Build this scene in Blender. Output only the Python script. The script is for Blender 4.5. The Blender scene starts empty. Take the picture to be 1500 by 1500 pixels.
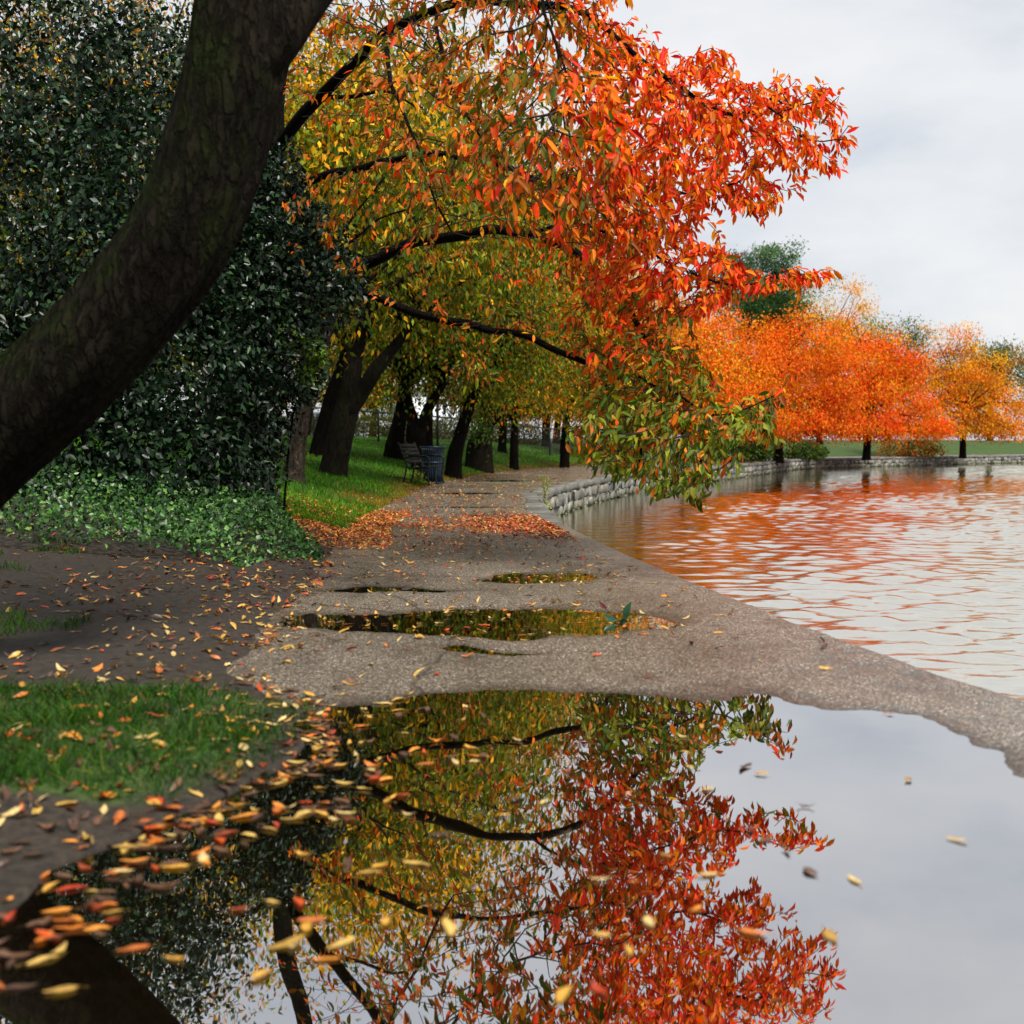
import bpy, math
import numpy as np
from mathutils import Vector, kdtree

R = np.random.default_rng(11)
sc = bpy.context.scene
COL = sc.collection
F = 1830.0                      # focal length in pixels of a 1500 px wide frame
PITCH = math.atan(100.0 / F)    # horizon sits at row 650
CAMZ = 1.0

def P(px, py, d):
    """point at forward distance d seen at photo pixel (px, py)"""
    u = (px - 750.0) / F; v = (750.0 - py) / F
    c, s = math.cos(PITCH), math.sin(PITCH)
    dy = c + v * s; dz = -s + v * c
    return np.array([u / dy * d, d, CAMZ + dz / dy * d])

# ------------------------------------------------------------------ helpers
def sstep(x, a, b):
    t = np.clip((x - a) / (b - a), 0, 1)
    return t * t * (3 - 2 * t)

def _hash(ix, iy, seed):
    n = (ix.astype(np.int64) * 374761393 + iy.astype(np.int64) * 668265263 + seed * 1442695041) & 0xffffffff
    n = ((n ^ (n >> 13)) * 1274126177) & 0xffffffff
    n = (n ^ (n >> 16)) & 0xffffffff
    return n.astype(np.float64) / 4294967295.0

def vnoise(x, y, seed=0):
    x = np.asarray(x, float); y = np.asarray(y, float)
    ix = np.floor(x); iy = np.floor(y)
    fx = x - ix; fy = y - iy
    fx = fx * fx * (3 - 2 * fx); fy = fy * fy * (3 - 2 * fy)
    a = _hash(ix, iy, seed); b = _hash(ix + 1, iy, seed)
    c = _hash(ix, iy + 1, seed); d = _hash(ix + 1, iy + 1, seed)
    return (a * (1 - fx) + b * fx) * (1 - fy) + (c * (1 - fx) + d * fx) * fy - 0.5

def link(o):
    COL.objects.link(o); return o

def make_mesh(name, V, tris=None, quads=None, mat=None, col=None, smooth=False, qcol=None):
    V = np.asarray(V, np.float32).reshape(-1, 3)
    me = bpy.data.meshes.new(name)
    loops = []; starts = []; n = 0
    if tris is not None and len(tris):
        tris = np.asarray(tris, np.int32); loops.append(tris.ravel())
        starts.append(np.arange(len(tris)) * 3); n += len(tris) * 3
    if quads is not None and len(quads):
        quads = np.asarray(quads, np.int32); loops.append(quads.ravel())
        starts.append(np.arange(len(quads)) * 4 + n); n += len(quads) * 4
    L = np.concatenate(loops).astype(np.int32); S = np.concatenate(starts).astype(np.int32)
    me.vertices.add(len(V)); me.vertices.foreach_set('co', V.ravel())
    me.loops.add(len(L)); me.loops.foreach_set('vertex_index', L)
    me.polygons.add(len(S)); me.polygons.foreach_set('loop_start', S)
    if smooth:
        me.polygons.foreach_set('use_smooth', np.ones(len(S), bool))
    me.update(calc_edges=True)
    if col is not None:
        a = me.color_attributes.new('Col', 'FLOAT_COLOR', 'POINT')
        c = np.ones((len(V), 4), np.float32); c[:, :3] = np.asarray(col, np.float32)
        a.data.foreach_set('color', c.ravel())
    if mat: me.materials.append(mat)
    return me

class MB:
    """collects pieces of ONE mesh object"""
    def __init__(self): self.V = []; self.T = []; self.Q = []; self.C = []; self.n = 0
    def add(self, V, tris=None, quads=None, col=None):
        V = np.asarray(V, float).reshape(-1, 3)
        if tris is not None and len(tris): self.T.append(np.asarray(tris) + self.n)
        if quads is not None and len(quads): self.Q.append(np.asarray(quads) + self.n)
        self.V.append(V); self.n += len(V)
        c = np.ones((len(V), 3)) * 0.5 if col is None else np.broadcast_to(np.asarray(col, float), (len(V), 3))
        self.C.append(c)
        return self
    def tube(self, pts, rad, n=8, rough=0.0, cap=True, seed=0, flat=1.0):
        pts = np.asarray(pts, float); k = len(pts)
        rad = np.broadcast_to(np.asarray(rad, float), (k,))
        t = np.gradient(pts, axis=0); t /= np.linalg.norm(t, axis=1)[:, None] + 1e-9
        ref = np.array([1.0, 0, 0]) if abs(t[0][0]) < .8 else np.array([0, 1.0, 0])
        A = np.zeros((k, 3)); B = np.zeros((k, 3)); a = ref
        for i in range(k):
            a = a - t[i] * np.dot(a, t[i]); a = a / (np.linalg.norm(a) + 1e-9)
            A[i] = a; B[i] = np.cross(t[i], a)
        th = np.arange(n) * 2 * math.pi / n
        rr = rad[:, None] * np.ones((k, n))
        if rough:
            s = np.cumsum(np.r_[0, np.linalg.norm(np.diff(pts, axis=0), axis=1)])
            rr = rr * (1 + rough * 2 * vnoise(np.cos(th)[None] * 2.2 + 5 + s[:, None] * .6 / (rad[0] * 4 + .02), np.sin(th)[None] * 2.2 + s[:, None] * .8 / (rad[0] * 4 + .02), seed)
                       + rough * .8 * vnoise(np.cos(th)[None] * 6 + 9, np.sin(th)[None] * 6 + s[:, None] * 1.5 / (rad[0] * 4 + .02), seed + 3))
        V = pts[:, None, :] + rr[:, :, None] * (np.cos(th)[None, :, None] * A[:, None, :] * flat + np.sin(th)[None, :, None] * B[:, None, :])
        i = np.arange(k - 1)[:, None] * n; j = np.arange(n)[None]
        q = np.stack([i + j, i + (j + 1) % n, i + n + (j + 1) % n, i + n + j], -1).reshape(-1, 4)
        V = V.reshape(-1, 3); tr = None
        if cap:
            V = np.vstack([V, pts[0], pts[-1]]); m = k * n
            jj = np.arange(n)
            tr = np.vstack([np.stack([np.full(n, m), (jj + 1) % n, jj], 1),
                            np.stack([np.full(n, m + 1), (k - 1) * n + jj, (k - 1) * n + (jj + 1) % n], 1)])
        return self.add(V, tr, q)
    def box(self, c, s, ang=0.0, tilt=None, bev=0.0, jit=0.0, rng=None):
        """box centred at c, size s, turned by ang about z; bev chamfers its vertical and top edges"""
        c = np.asarray(c, float); h = np.asarray(s, float) / 2
        if bev <= 0:
            V = np.array([[x, y, z] for z in (-1, 1) for x, y in ((-1, -1), (1, -1), (1, 1), (-1, 1))]) * h
            Q = [[3, 2, 1, 0], [4, 5, 6, 7], [0, 1, 5, 4], [1, 2, 6, 5], [2, 3, 7, 6], [3, 0, 4, 7]]
        else:
            b = min(bev, h.min() * .9)
            ring = []
            for sx, sy in ((-1, -1), (1, -1), (1, 1), (-1, 1)):
                p1 = (sx * (h[0] - (b if sx * sy > 0 else 0)), sy * (h[1] - (0 if sx * sy > 0 else b)))
                p2 = (sx * (h[0] - (0 if sx * sy > 0 else b)), sy * (h[1] - (b if sx * sy > 0 else 0)))
                ring += [p1, p2]
            ring = np.array(ring)
            a = np.arctan2(ring[:, 1], ring[:, 0]); ring = ring[np.argsort(a)]
            def lay(z, k): 
                return np.c_[ring * np.array([1 - k / h[0], 1 - k / h[1]]), np.full(8, z)]
            V = np.vstack([lay(-h[2], b), lay(-h[2] + b, 0), lay(h[2] - b, 0), lay(h[2], b)])
            Q = []
            for l in range(3):
                for j in range(8): Q.append([l * 8 + j, l * 8 + (j + 1) % 8, l * 8 + 8 + (j + 1) % 8, l * 8 + 8 + j])
            for base, rev in ((0, True), (24, False)):
                for f in ((0, 1, 2, 3), (0, 3, 4, 7), (4, 5, 6, 7)):
                    ff = [base + x for x in f]; Q.append(ff[::-1] if rev else ff)
        if jit and rng is not None: V = V + rng.normal(0, jit, V.shape)
        if tilt is not None: V = V @ np.asarray(tilt).T
        ca, sa = math.cos(ang), math.sin(ang)
        V = V @ np.array([[ca, -sa, 0], [sa, ca, 0], [0, 0, 1]]).T + c
        return self.add(V, None, Q)
    def build(self, name, mat, parent=None, smooth=False):
        me = make_mesh(name, np.vstack(self.V), np.vstack(self.T) if self.T else None,
                       np.vstack(self.Q) if self.Q else None, mat, np.vstack(self.C), smooth)
        o = link(bpy.data.objects.new(name, me))
        if parent is not None:
            o.parent = parent; o.location = -Vector(parent.location)
        return o

def tag(o, label, cat, group=None):
    o['label'] = label; o['category'] = cat
    if group: o['group'] = group
    return o
def thing(name, label, cat, loc=(0, 0, 0), group=None):
    o = link(bpy.data.objects.new(name, None)); o.location = [float(v) for v in loc]; o.empty_display_size = .2
    return tag(o, label, cat, group)
def structure(o): o['kind'] = 'structure'; return o

# ------------------------------------------------------------------ materials
def newmat(name):
    m = bpy.data.materials.new(name); m.use_nodes = True
    nt = m.node_tree; nt.nodes.clear()
    out = nt.nodes.new('ShaderNodeOutputMaterial')
    return m, nt, out
def N(nt, t, **kw):
    n = nt.nodes.new(t)
    for k, v in kw.items():
        if k in n.inputs: n.inputs[k].default_value = v
        else: setattr(n, k, v)
    return n
def noise(nt, vec, scale, detail=4, rough=.6):
    n = N(nt, 'ShaderNodeTexNoise'); n.inputs['Scale'].default_value = scale
    n.inputs['Detail'].default_value = detail; n.inputs['Roughness'].default_value = rough
    nt.links.new(vec, n.inputs['Vector']); return n
def ramp(nt, fac, stops):
    r = N(nt, 'ShaderNodeValToRGB'); e = r.color_ramp.elements
    e[0].position, e[0].color = stops[0][0], (*stops[0][1], 1)
    e[1].position, e[1].color = stops[-1][0], (*stops[-1][1], 1)
    for p, c in stops[1:-1]:
        x = e.new(p); x.color = (*c, 1)
    nt.links.new(fac, r.inputs['Fac']); return r
def mapping(nt, vec, scale):
    m = N(nt, 'ShaderNodeMapping'); m.inputs['Scale'].default_value = scale
    nt.links.new(vec, m.inputs['Vector']); return m.outputs[0]
def mixc(nt, fac, a, b, blend='MIX'):
    m = N(nt, 'ShaderNodeMix', data_type='RGBA', blend_type=blend)
    for s, v in ((m.inputs[0], fac), (m.inputs[6], a), (m.inputs[7], b)):
        if isinstance(v, (int, float)): s.default_value = v
        elif isinstance(v, tuple): s.default_value = (*v, 1)
        else: nt.links.new(v, s)
    return m.outputs[2]
def pbsdf(nt, out, rough=.6, spec=.5, link_out=True):
    p = N(nt, 'ShaderNodeBsdfPrincipled'); p.inputs['Roughness'].default_value = rough
    p.inputs['Specular IOR Level'].default_value = spec
    if link_out: nt.links.new(p.outputs[0], out.inputs[0])
    return p
def bump(nt, h, dist, strength=1.0, normal=None):
    b = N(nt, 'ShaderNodeBump'); b.inputs['Distance'].default_value = dist; b.inputs['Strength'].default_value = strength
    nt.links.new(h, b.inputs['Height'])
    if normal is not None: nt.links.new(normal, b.inputs['Normal'])
    return b.outputs[0]
def geo_pos(nt): return N(nt, 'ShaderNodeNewGeometry').outputs['Position']
def obj_pos(nt): return N(nt, 'ShaderNodeTexCoord').outputs['Object']

def leaf_mat(name, trans=.4, rough=.45, spec=.35, tint=1.25):
    m, nt, out = newmat(name)
    a = N(nt, 'ShaderNodeAttribute', attribute_name='Col')
    p = pbsdf(nt, out, rough, spec, False)
    nz = noise(nt, obj_pos(nt), 60, 2)
    c = mixc(nt, .35, a.outputs['Color'], ramp(nt, nz.outputs[0], [(.3, (.55, .5, .5)), (.7, (1.25, 1.2, 1.1))]).outputs[0], 'MULTIPLY')
    nt.links.new(c, p.inputs['Base Color'])
    tr = N(nt, 'ShaderNodeBsdfTranslucent')
    hs = N(nt, 'ShaderNodeHueSaturation'); hs.inputs['Saturation'].default_value = 1.1; hs.inputs['Value'].default_value = tint
    nt.links.new(c, hs.inputs['Color']); nt.links.new(hs.outputs[0], tr.inputs['Color'])
    mx = N(nt, 'ShaderNodeMixShader'); mx.inputs[0].default_value = trans
    nt.links.new(p.outputs[0], mx.inputs[1]); nt.links.new(tr.outputs[0], mx.inputs[2])
    nt.links.new(mx.outputs[0], out.inputs[0])
    return m

def bark_mat(name, c0, c1, moss=0.0, scale=1.0):
    m, nt, out = newmat(name)
    g = obj_pos(nt)
    v = mapping(nt, g, (9 * scale, 9 * scale, 2.6 * scale))
    n1 = noise(nt, v, 3.0, 6, .65)
    n2 = noise(nt, mapping(nt, g, (1.3, 1.3, 1.0)), 2.2, 3)
    c = ramp(nt, n1.outputs[0], [(.32, c0), (.7, c1)]).outputs[0]
    if moss > 0:
        f = ramp(nt, n2.outputs[0], [(.62 - moss * .25, (0, 0, 0)), (.72, (1, 1, 1))]).outputs[0]
        n3 = noise(nt, g, 45, 3)
        mc = ramp(nt, n3.outputs[0], [(.3, (.004, .008, .001)), (.7, (.018, .030, .004))]).outputs[0]
        c = mixc(nt, f, c, mc)
    p = pbsdf(nt, out, .9, .04)
    nt.links.new(c, p.inputs['Base Color'])
    vo = N(nt, 'ShaderNodeTexVoronoi', feature='DISTANCE_TO_EDGE'); vo.inputs['Scale'].default_value = 4.6
    nt.links.new(mixc(nt, .6, v, n1.outputs['Color'], 'ADD'), vo.inputs['Vector'])
    cr = ramp(nt, vo.outputs['Distance'], [(.0, (.25, .25, .25)), (.22, (1, 1, 1))]).outputs[0]
    nt.links.new(mixc(nt, .5, c, mixc(nt, 1.0, c, cr, 'MULTIPLY')), p.inputs['Base Color'])
    nt.links.new(bump(nt, n1.outputs[0], .03, .8, bump(nt, cr, .022, .8)), p.inputs['Normal'])
    return m

def plain_mat(name, c, rough=.5, spec=.5, metal=0.0, var=.25, scale=8.0):
    m, nt, out = newmat(name)
    p = pbsdf(nt, out, rough, spec); p.inputs['Metallic'].default_value = metal
    n = noise(nt, obj_pos(nt), scale, 4)
    lo = tuple(v * (1 - var) for v in c); hi = tuple(min(1, v * (1 + var)) for v in c)
    nt.links.new(ramp(nt, n.outputs[0], [(.3, lo), (.7, hi)]).outputs[0], p.inputs['Base Color'])
    return m

M = {}
M['leaf'] = leaf_mat('autumn_leaf', .40, .5, .14)
M['leaf_far'] = leaf_mat('distant_leaf', .4, .6, .10)
M['evergreen'] = leaf_mat('evergreen_leaf', .12, .36, .26)
M['litter'] = leaf_mat('fallen_leaf', .12, .38, .45)
M['blade'] = leaf_mat('grass_blade', .35, .55, .1)
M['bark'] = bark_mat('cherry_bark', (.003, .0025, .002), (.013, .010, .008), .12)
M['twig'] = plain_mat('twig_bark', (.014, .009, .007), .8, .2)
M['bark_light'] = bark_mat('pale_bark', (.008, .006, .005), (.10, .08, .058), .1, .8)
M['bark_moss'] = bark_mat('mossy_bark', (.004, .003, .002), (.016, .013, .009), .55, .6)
M['bark_mid'] = bark_mat('grey_bark', (.004, .0035, .003), (.024, .02, .013), .25, .8)
M['iron'] = plain_mat('black_iron', (.007, .0075, .008), .5, .15)
M['slat'] = plain_mat('bench_slat_wood', (.009, .009, .0085), .6, .08)
M['can'] = plain_mat('blue_black_steel', (.006, .014, .026), .4, .2)
M['wire'] = plain_mat('fence_wire', (.02, .02, .02), .5, .4)

def asphalt():
    m, nt, out = newmat('wet_asphalt')
    g = geo_pos(nt)
    grain = noise(nt, g, 70, 3, .75)
    grain2 = N(nt, 'ShaderNodeTexVoronoi'); grain2.inputs['Scale'].default_value = 165
    nt.links.new(g, grain2.inputs['Vector'])
    peb = N(nt, 'ShaderNodeSeparateColor'); nt.links.new(grain2.outputs['Color'], peb.inputs[0])
    big = noise(nt, mapping(nt, g, (1, .55, 1)), .9, 5)
    c = ramp(nt, peb.outputs[0], [(.0, (.032, .026, .020)), (.4, (.100, .084, .067)), (.84, (.21, .182, .152)), (1, (.54, .50, .44))]).outputs[0]
    c = mixc(nt, .7, c, ramp(nt, grain.outputs[0], [(.35, (.45, .43, .4)), (.65, (1.3, 1.28, 1.24))]).outputs[0], 'MULTIPLY')
    c = mixc(nt, .8, c, ramp(nt, big.outputs[0], [(.32, (.50, .45, .38)), (.68, (1.12, 1.08, 1.04))]).outputs[0], 'MULTIPLY')
    sep = N(nt, 'ShaderNodeSeparateXYZ'); nt.links.new(g, sep.inputs[0])
    add = N(nt, 'ShaderNodeMath', operation='MULTIPLY_ADD'); add.inputs[1].default_value = .006; add.inputs[2].default_value = -.003
    nt.links.new(big.outputs[0], add.inputs[0])
    zz = N(nt, 'ShaderNodeMath', operation='ADD'); nt.links.new(sep.outputs[2], zz.inputs[0]); nt.links.new(add.outputs[0], zz.inputs[1])
    wet = N(nt, 'ShaderNodeMapRange'); wet.inputs['From Min'].default_value = .0005; wet.inputs['From Max'].default_value = .0115
    wet.inputs['To Min'].default_value = 1; wet.inputs['To Max'].default_value = 0
    nt.links.new(zz.outputs[0], wet.inputs['Value'])
    c = mixc(nt, wet.outputs[0], c, mixc(nt, 1.0, c, (.36, .34, .30), 'MULTIPLY'))
    ce = N(nt, 'ShaderNodeTexVoronoi', feature='DISTANCE_TO_EDGE'); ce.inputs['Scale'].default_value = .42
    dn = noise(nt, g, 1.3, 5, .65); dv = mixc(nt, .35, g, dn.outputs['Color'], 'ADD'); nt.links.new(mapping(nt, dv, (.8, 1, 0)), ce.inputs['Vector'])
    c = mixc(nt, ramp(nt, ce.outputs['Distance'], [(.001, (.8, .8, .8)), (.0045, (0, 0, 0))]).outputs[0], c, (.012, .010, .008))
    silt = N(nt, 'ShaderNodeMapRange'); silt.inputs['From Min'].default_value = -.006; silt.inputs['From Max'].default_value = -.020
    silt.inputs['To Min'].default_value = 0; silt.inputs['To Max'].default_value = .9; nt.links.new(zz.outputs[0], silt.inputs['Value'])
    c = mixc(nt, silt.outputs[0], c, ramp(nt, noise(nt, g, 14, 5, .7).outputs[0], [(.3, (.010, .008, .004)), (.7, (.04, .032, .018))]).outputs[0])
    p = pbsdf(nt, out, .5, .55)
    nt.links.new(c, p.inputs['Base Color'])
    rr = N(nt, 'ShaderNodeMapRange'); rr.inputs['To Min'].default_value = .24; rr.inputs['To Max'].default_value = .16
    nt.links.new(wet.outputs[0], rr.inputs['Value']); nt.links.new(rr.outputs[0], p.inputs['Roughness'])
    b1 = bump(nt, grain.outputs[0], .010, .5)
    nt.links.new(bump(nt, grain2.outputs['Distance'], .006, .55, b1), p.inputs['Normal'])
    return m
M['asphalt'] = asphalt()

def puddle_mat():
    m, nt, out = newmat('puddle_water')
    g = geo_pos(nt)
    d = N(nt, 'ShaderNodeBsdfTransparent'); d.inputs['Color'].default_value = (.72, .66, .52, 1)
    gl = N(nt, 'ShaderNodeBsdfGlossy'); gl.inputs['Roughness'].default_value = 0.012
    gl.inputs['Color'].default_value = (.98, .98, 1, 1)
    rp = noise(nt, g, 3.0, 2)
    bn = bump(nt, rp.outputs[0], .0003, 1.0); nt.links.new(bn, gl.inputs['Normal'])
    fr = N(nt, 'ShaderNodeFresnel'); fr.inputs['IOR'].default_value = 1.6
    mr = N(nt, 'ShaderNodeMapRange'); mr.inputs['To Min'].default_value = .52; nt.links.new(fr.outputs[0], mr.inputs['Value'])
    mx = N(nt, 'ShaderNodeMixShader')
    nt.links.new(mr.outputs[0], mx.inputs[0]); nt.links.new(d.outputs[0], mx.inputs[1]); nt.links.new(gl.outputs[0], mx.inputs[2])
    nt.links.new(mx.outputs[0], out.inputs[0])
    return m
M['puddle'] = puddle_mat()

def lake_mat():
    m, nt, out = newmat('lake_water')
    g = geo_pos(nt)
    n = noise(nt, g, .35, 3)
    d = N(nt, 'ShaderNodeBsdfDiffuse')
    nt.links.new(ramp(nt, n.outputs[0], [(.3, (.02, .019, .002)), (.7, (.036, .036, .005))]).outputs[0], d.inputs['Color'])
    r = noise(nt, mapping(nt, g, (1, 2.2, 1)), 6.0, 3)
    bn = bump(nt, r.outputs[0], .006, .5)
    gl = N(nt, 'ShaderNodeBsdfGlossy'); gl.inputs['Roughness'].default_value = .02; gl.inputs['Color'].default_value = (1, .96, .88, 1); nt.links.new(bn, gl.inputs['Normal'])
    fr = N(nt, 'ShaderNodeFresnel'); fr.inputs['IOR'].default_value = 1.5; nt.links.new(bn, fr.inputs['Normal'])
    mr = N(nt, 'ShaderNodeMapRange'); mr.inputs['To Min'].default_value = .72; nt.links.new(fr.outputs[0], mr.inputs['Value'])
    mx = N(nt, 'ShaderNodeMixShader')
    nt.links.new(mr.outputs[0], mx.inputs[0]); nt.links.new(d.outputs[0], mx.inputs[1]); nt.links.new(gl.outputs[0], mx.inputs[2])
    nt.links.new(mx.outputs[0], out.inputs[0])
    return m
M['lake'] = lake_mat()

def ground_mat():
    m, nt, out = newmat('lawn_soil')
    g = geo_pos(nt)
    n1 = noise(nt, g, .8, 5); n2 = noise(nt, g, 26, 4, .7)
    grass = ramp(nt, n2.outputs[0], [(.3, (.010, .022, .003)), (.7, (.045, .095, .008))]).outputs[0]
    soil = ramp(nt, n2.outputs[0], [(.3, (.006, .0045, .003)), (.7, (.040, .030, .020))]).outputs[0]
    a = N(nt, 'ShaderNodeAttribute', attribute_name='Col')
    c = mixc(nt, a.outputs['Fac'], grass, soil)
    c = mixc(nt, .4, c, ramp(nt, n1.outputs[0], [(.3, (.6, .6, .6)), (.7, (1.2, 1.2, 1.2))]).outputs[0], 'MULTIPLY')
    p = pbsdf(nt, out, .8, .3); nt.links.new(c, p.inputs['Base Color'])
    nt.links.new(bump(nt, n2.outputs[0], .03, .9), p.inputs['Normal'])
    return m
M['ground'] = ground_mat()

def stone_mat(name, lo, hi):
    m, nt, out = newmat(name)
    g = geo_pos(nt)
    n1 = noise(nt, g, 3.2, 6, .65); n2 = noise(nt, g, 34, 5, .7)
    c = ramp(nt, n1.outputs[0], [(.3, lo), (.68, hi)]).outputs[0]
    c = mixc(nt, .5, c, ramp(nt, n2.outputs[0], [(.3, (.5, .5, .5)), (.7, (1.25, 1.22, 1.18))]).outputs[0], 'MULTIPLY')
    a = N(nt, 'ShaderNodeAttribute', attribute_name='Col')
    c = mixc(nt, .6, c, a.outputs['Color'], 'OVERLAY')
    sep = N(nt, 'ShaderNodeSeparateXYZ'); nt.links.new(g, sep.inputs[0])
    al = N(nt, 'ShaderNodeMapRange'); al.inputs['From Min'].default_value = -.66; al.inputs['From Max'].default_value = -.45
    al.inputs['To Min'].default_value = .75; al.inputs['To Max'].default_value = 0
    nt.links.new(sep.outputs[2], al.inputs['Value'])
    c = mixc(nt, al.outputs[0], c, (.10, .115, .06))
    p = pbsdf(nt, out, .7, .4); nt.links.new(c, p.inputs['Base Color'])
    nt.links.new(bump(nt, n2.outputs[0], .02, .8), p.inputs['Normal'])
    return m
M['stone'] = stone_mat('wall_stone', (.05, .05, .043), (.29, .285, .25))
M['mortar'] = stone_mat('wall_mortar', (.008, .008, .006), (.03, .028, .022))
M['coping'] = stone_mat('coping_stone', (.05, .05, .042), (.17, .165, .145))

# ------------------------------------------------------------------ terrain
def table(pts, rag=0.0):
    ys = np.array([p[0] for p in pts], float); xs = np.array([p[1] for p in pts], float)
    yy = np.arange(-6, 520, .05); xx = np.interp(yy, ys, xs)
    k = np.ones(25) / 25
    near = np.convolve(np.pad(xx, 12, 'edge'), k, 'valid')
    k2 = np.ones(161) / 161; far = np.convolve(np.pad(near, 80, 'edge'), k2, 'valid')
    w = sstep(yy, 22, 34); xx = near * (1 - w) + far * w
    xx = xx + rag * (1 - sstep(yy, 40, 60)) * (.9 * vnoise(yy * 1.3, yy * 0, 301) + .6 * vnoise(yy * 4.1, yy * 0, 302) + .3 * vnoise(yy * 11, yy * 0, 303))
    return lambda y: np.interp(y, yy, xx)
XL = table([(-6, -1.6), (2, -1.35), (3, -1.0), (3.4, -.82), (3.8, -.67), (4.6, -.70), (5.0, -1.0), (5.6, -1.28), (6.8, -1.39), (10.2, -1.5),
            (15, -2.0), (25, -2.08), (29.5, -2.1), (37, -1.4), (45.7, -.25), (55, 2.4), (70, 8.2), (83, 14.3), (110, 38), (170, 110), (300, 190), (520, 200)], .13)
XR = table([(-6, 6), (1, 4), (2, 3.1), (3, 2.6), (4, 2.25), (5, 1.96), (7, 1.61), (8.4, 1.42), (10.8, 1.11), (12.8, .91), (16.3, .60), (19.3, .52),
            (24.4, .53), (28, .92), (33, 1.8), (45.7, 5.0), (57, 9.7), (83, 19.2), (110, 45), (170, 120), (300, 200), (520, 212)])
PUD = [  # cx, cy, rx, ry, power, depth
    (.22, 3.3, 1.42, 1.70, 3.2, .040), (-.25, 7.02, 1.22, .60, 2.0, .034), (.25, 9.2, .52, .40, 2, .024),
    (-.8, 8.5, .6, .14, 2, .016), (-.75, 19.6, 1.0, .35, 2, .016), (-.5, 33.5, 1.3, 1.0, 2, .016), (-.9, 25.0, .9, .5, 2, .014), (-.1, 6.05, .45, .12, 2, .013)]
def basin(x, y):
    z = np.zeros_like(x)
    wx = .30 * vnoise(x * 1.7, y * 1.2, 4) + .16 * vnoise(x * 5, y * 4, 5)
    wy = .45 * vnoise(x * 1.3 + 7, y * 1.1, 6) + .22 * vnoise(x * 4, y * 3.5, 8)
    for cx, cy, rx, ry, pw, dp in PUD:
        q = np.abs((x - cx + wx) / rx) ** pw + np.abs((y - cy + wy) / ry) ** pw
        z = np.maximum(z, dp * np.clip((1.32 - q) / 1.0, 0, 1) ** 1.3)
    return z
def path_z(x, y):
    n = .007 * vnoise(x * 1.4, y * .9, 1) + .006 * vnoise(x * 4, y * 3, 2) + .006 * vnoise(x * 11, y * 9, 3) + .004 * vnoise(x * 29, y * 22, 9)
    return .012 + n - basin(x, y) + .02 * sstep(y, 10, 14)*0
def edge_dist(x, y):
    """approx. perpendicular distance left of the path edge"""
    h = .5
    sl = (XL(y + h) - XL(y - h)) / (2 * h)
    return (XL(y) - x) / np.sqrt(1 + sl * sl)
def lawn_z(x, y):
    s = np.maximum(edge_dist(x, y), 0)
    w = sstep(y, 7, 15)
    far = 1.42 * (1 - np.exp(-.2 * s)) 
    near = .05 * sstep(s, 0, .35) + .10 * sstep(s, .5, 3)
    bumps = .05 * vnoise(x * .7, y * .7, 21) * sstep(s, .2, 2) + .02 * vnoise(x * 3, y * 3, 22) * sstep(s, .02, .3)
    return near * (1 - w) + far * w + bumps + .012
def gz(x, y):
    x = np.asarray(x, float); y = np.asarray(y, float)
    return np.where(x < XL(y), lawn_z(x, y), path_z(x, y))

def grid_quads(nr, nc):
    i = np.arange(nr - 1)[:, None] * nc; j = np.arange(nc - 1)[None]
    return np.stack([i + j, i + j + 1, i + nc + j + 1, i + nc + j], -1).reshape(-1, 4)

# path
ys = [-4.0]
while ys[-1] < 500: ys.append(ys[-1] + max(.018, .006 * abs(ys[-1])) if ys[-1] > 1.6 else ys[-1] + .2)
ys = np.array(ys); nc = 170
t = np.linspace(0, 1, nc)[None]
xl = XL(ys)[:, None]; xr = XR(ys)[:, None] - (.02 + .28 * sstep(ys, 15.8, 16.2))[:, None]
X = xl + (xr - xl) * t; Y = ys[:, None] * np.ones((1, nc)); Z = path_z(X, Y)
last = np.where(ys[:, None] < 16, 1, 0) * np.array([[0.012, .04, .20]])
Z[:, -3:] -= last; X[:, -1] = X[:, -2] + .004
structure(link(bpy.data.objects.new('path', make_mesh('path', np.stack([X, Y, Z], -1), None, grid_quads(len(ys), nc), M['asphalt'], None, True))))

# lawn / verge / far ground
ys2 = [-5.0]
while ys2[-1] < 500: ys2.append(ys2[-1] + max(.06, .012 * abs(ys2[-1])))
ys2 = np.array(ys2)
ss = np.r_[-.04, np.cumsum(np.r_[0.0, .035 * 1.055 ** np.arange(150)])]; ss = ss[ss < 700]
X = XL(ys2)[:, None] - ss[None]; Y = ys2[:, None] * np.ones((1, len(ss)))
Z = lawn_z(X, Y); Z[:, 0] = path_z(X[:, 0], Y[:, 0]) - .03
e = np.maximum(edge_dist(X, Y), 0)
soil = np.clip((1 - sstep(Y, 13, 15.5)) * (1 - .9 * ((Y > 3.3) & (Y < 4.8) & (e < 1.2))) + (1 - sstep(e, .0, .25)), 0, 1)
me = make_mesh('lawn', np.stack([X, Y, Z], -1), None, grid_quads(len(ys2), len(ss))[:, ::-1], M['ground'], np.repeat(soil.reshape(-1, 1), 3, 1), True)
structure(link(bpy.data.objects.new('lawn', me)))

# puddles: flat sheets that the dips of the path fill
for k, (cx, cy, rx, ry, pw, dp) in enumerate(PUD):
    nx, ny = 24, 24
    gx = np.linspace(cx - rx * 1.3 - .25, cx + rx * 1.3 + .25, nx); gy = np.linspace(cy - ry * 1.25 - .3, cy + ry * 1.25 + .3, ny)
    gx, gy = np.meshgrid(gx, gy)
    gx = np.minimum(np.maximum(gx, XL(gy) - .02), XR(gy) - .35)
    o = structure(link(bpy.data.objects.new('puddle', make_mesh('puddle', np.stack([gx, gy, np.full_like(gx, .0003 * k)], -1), None, grid_quads(ny, nx), M['puddle'], None, True))))

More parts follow.
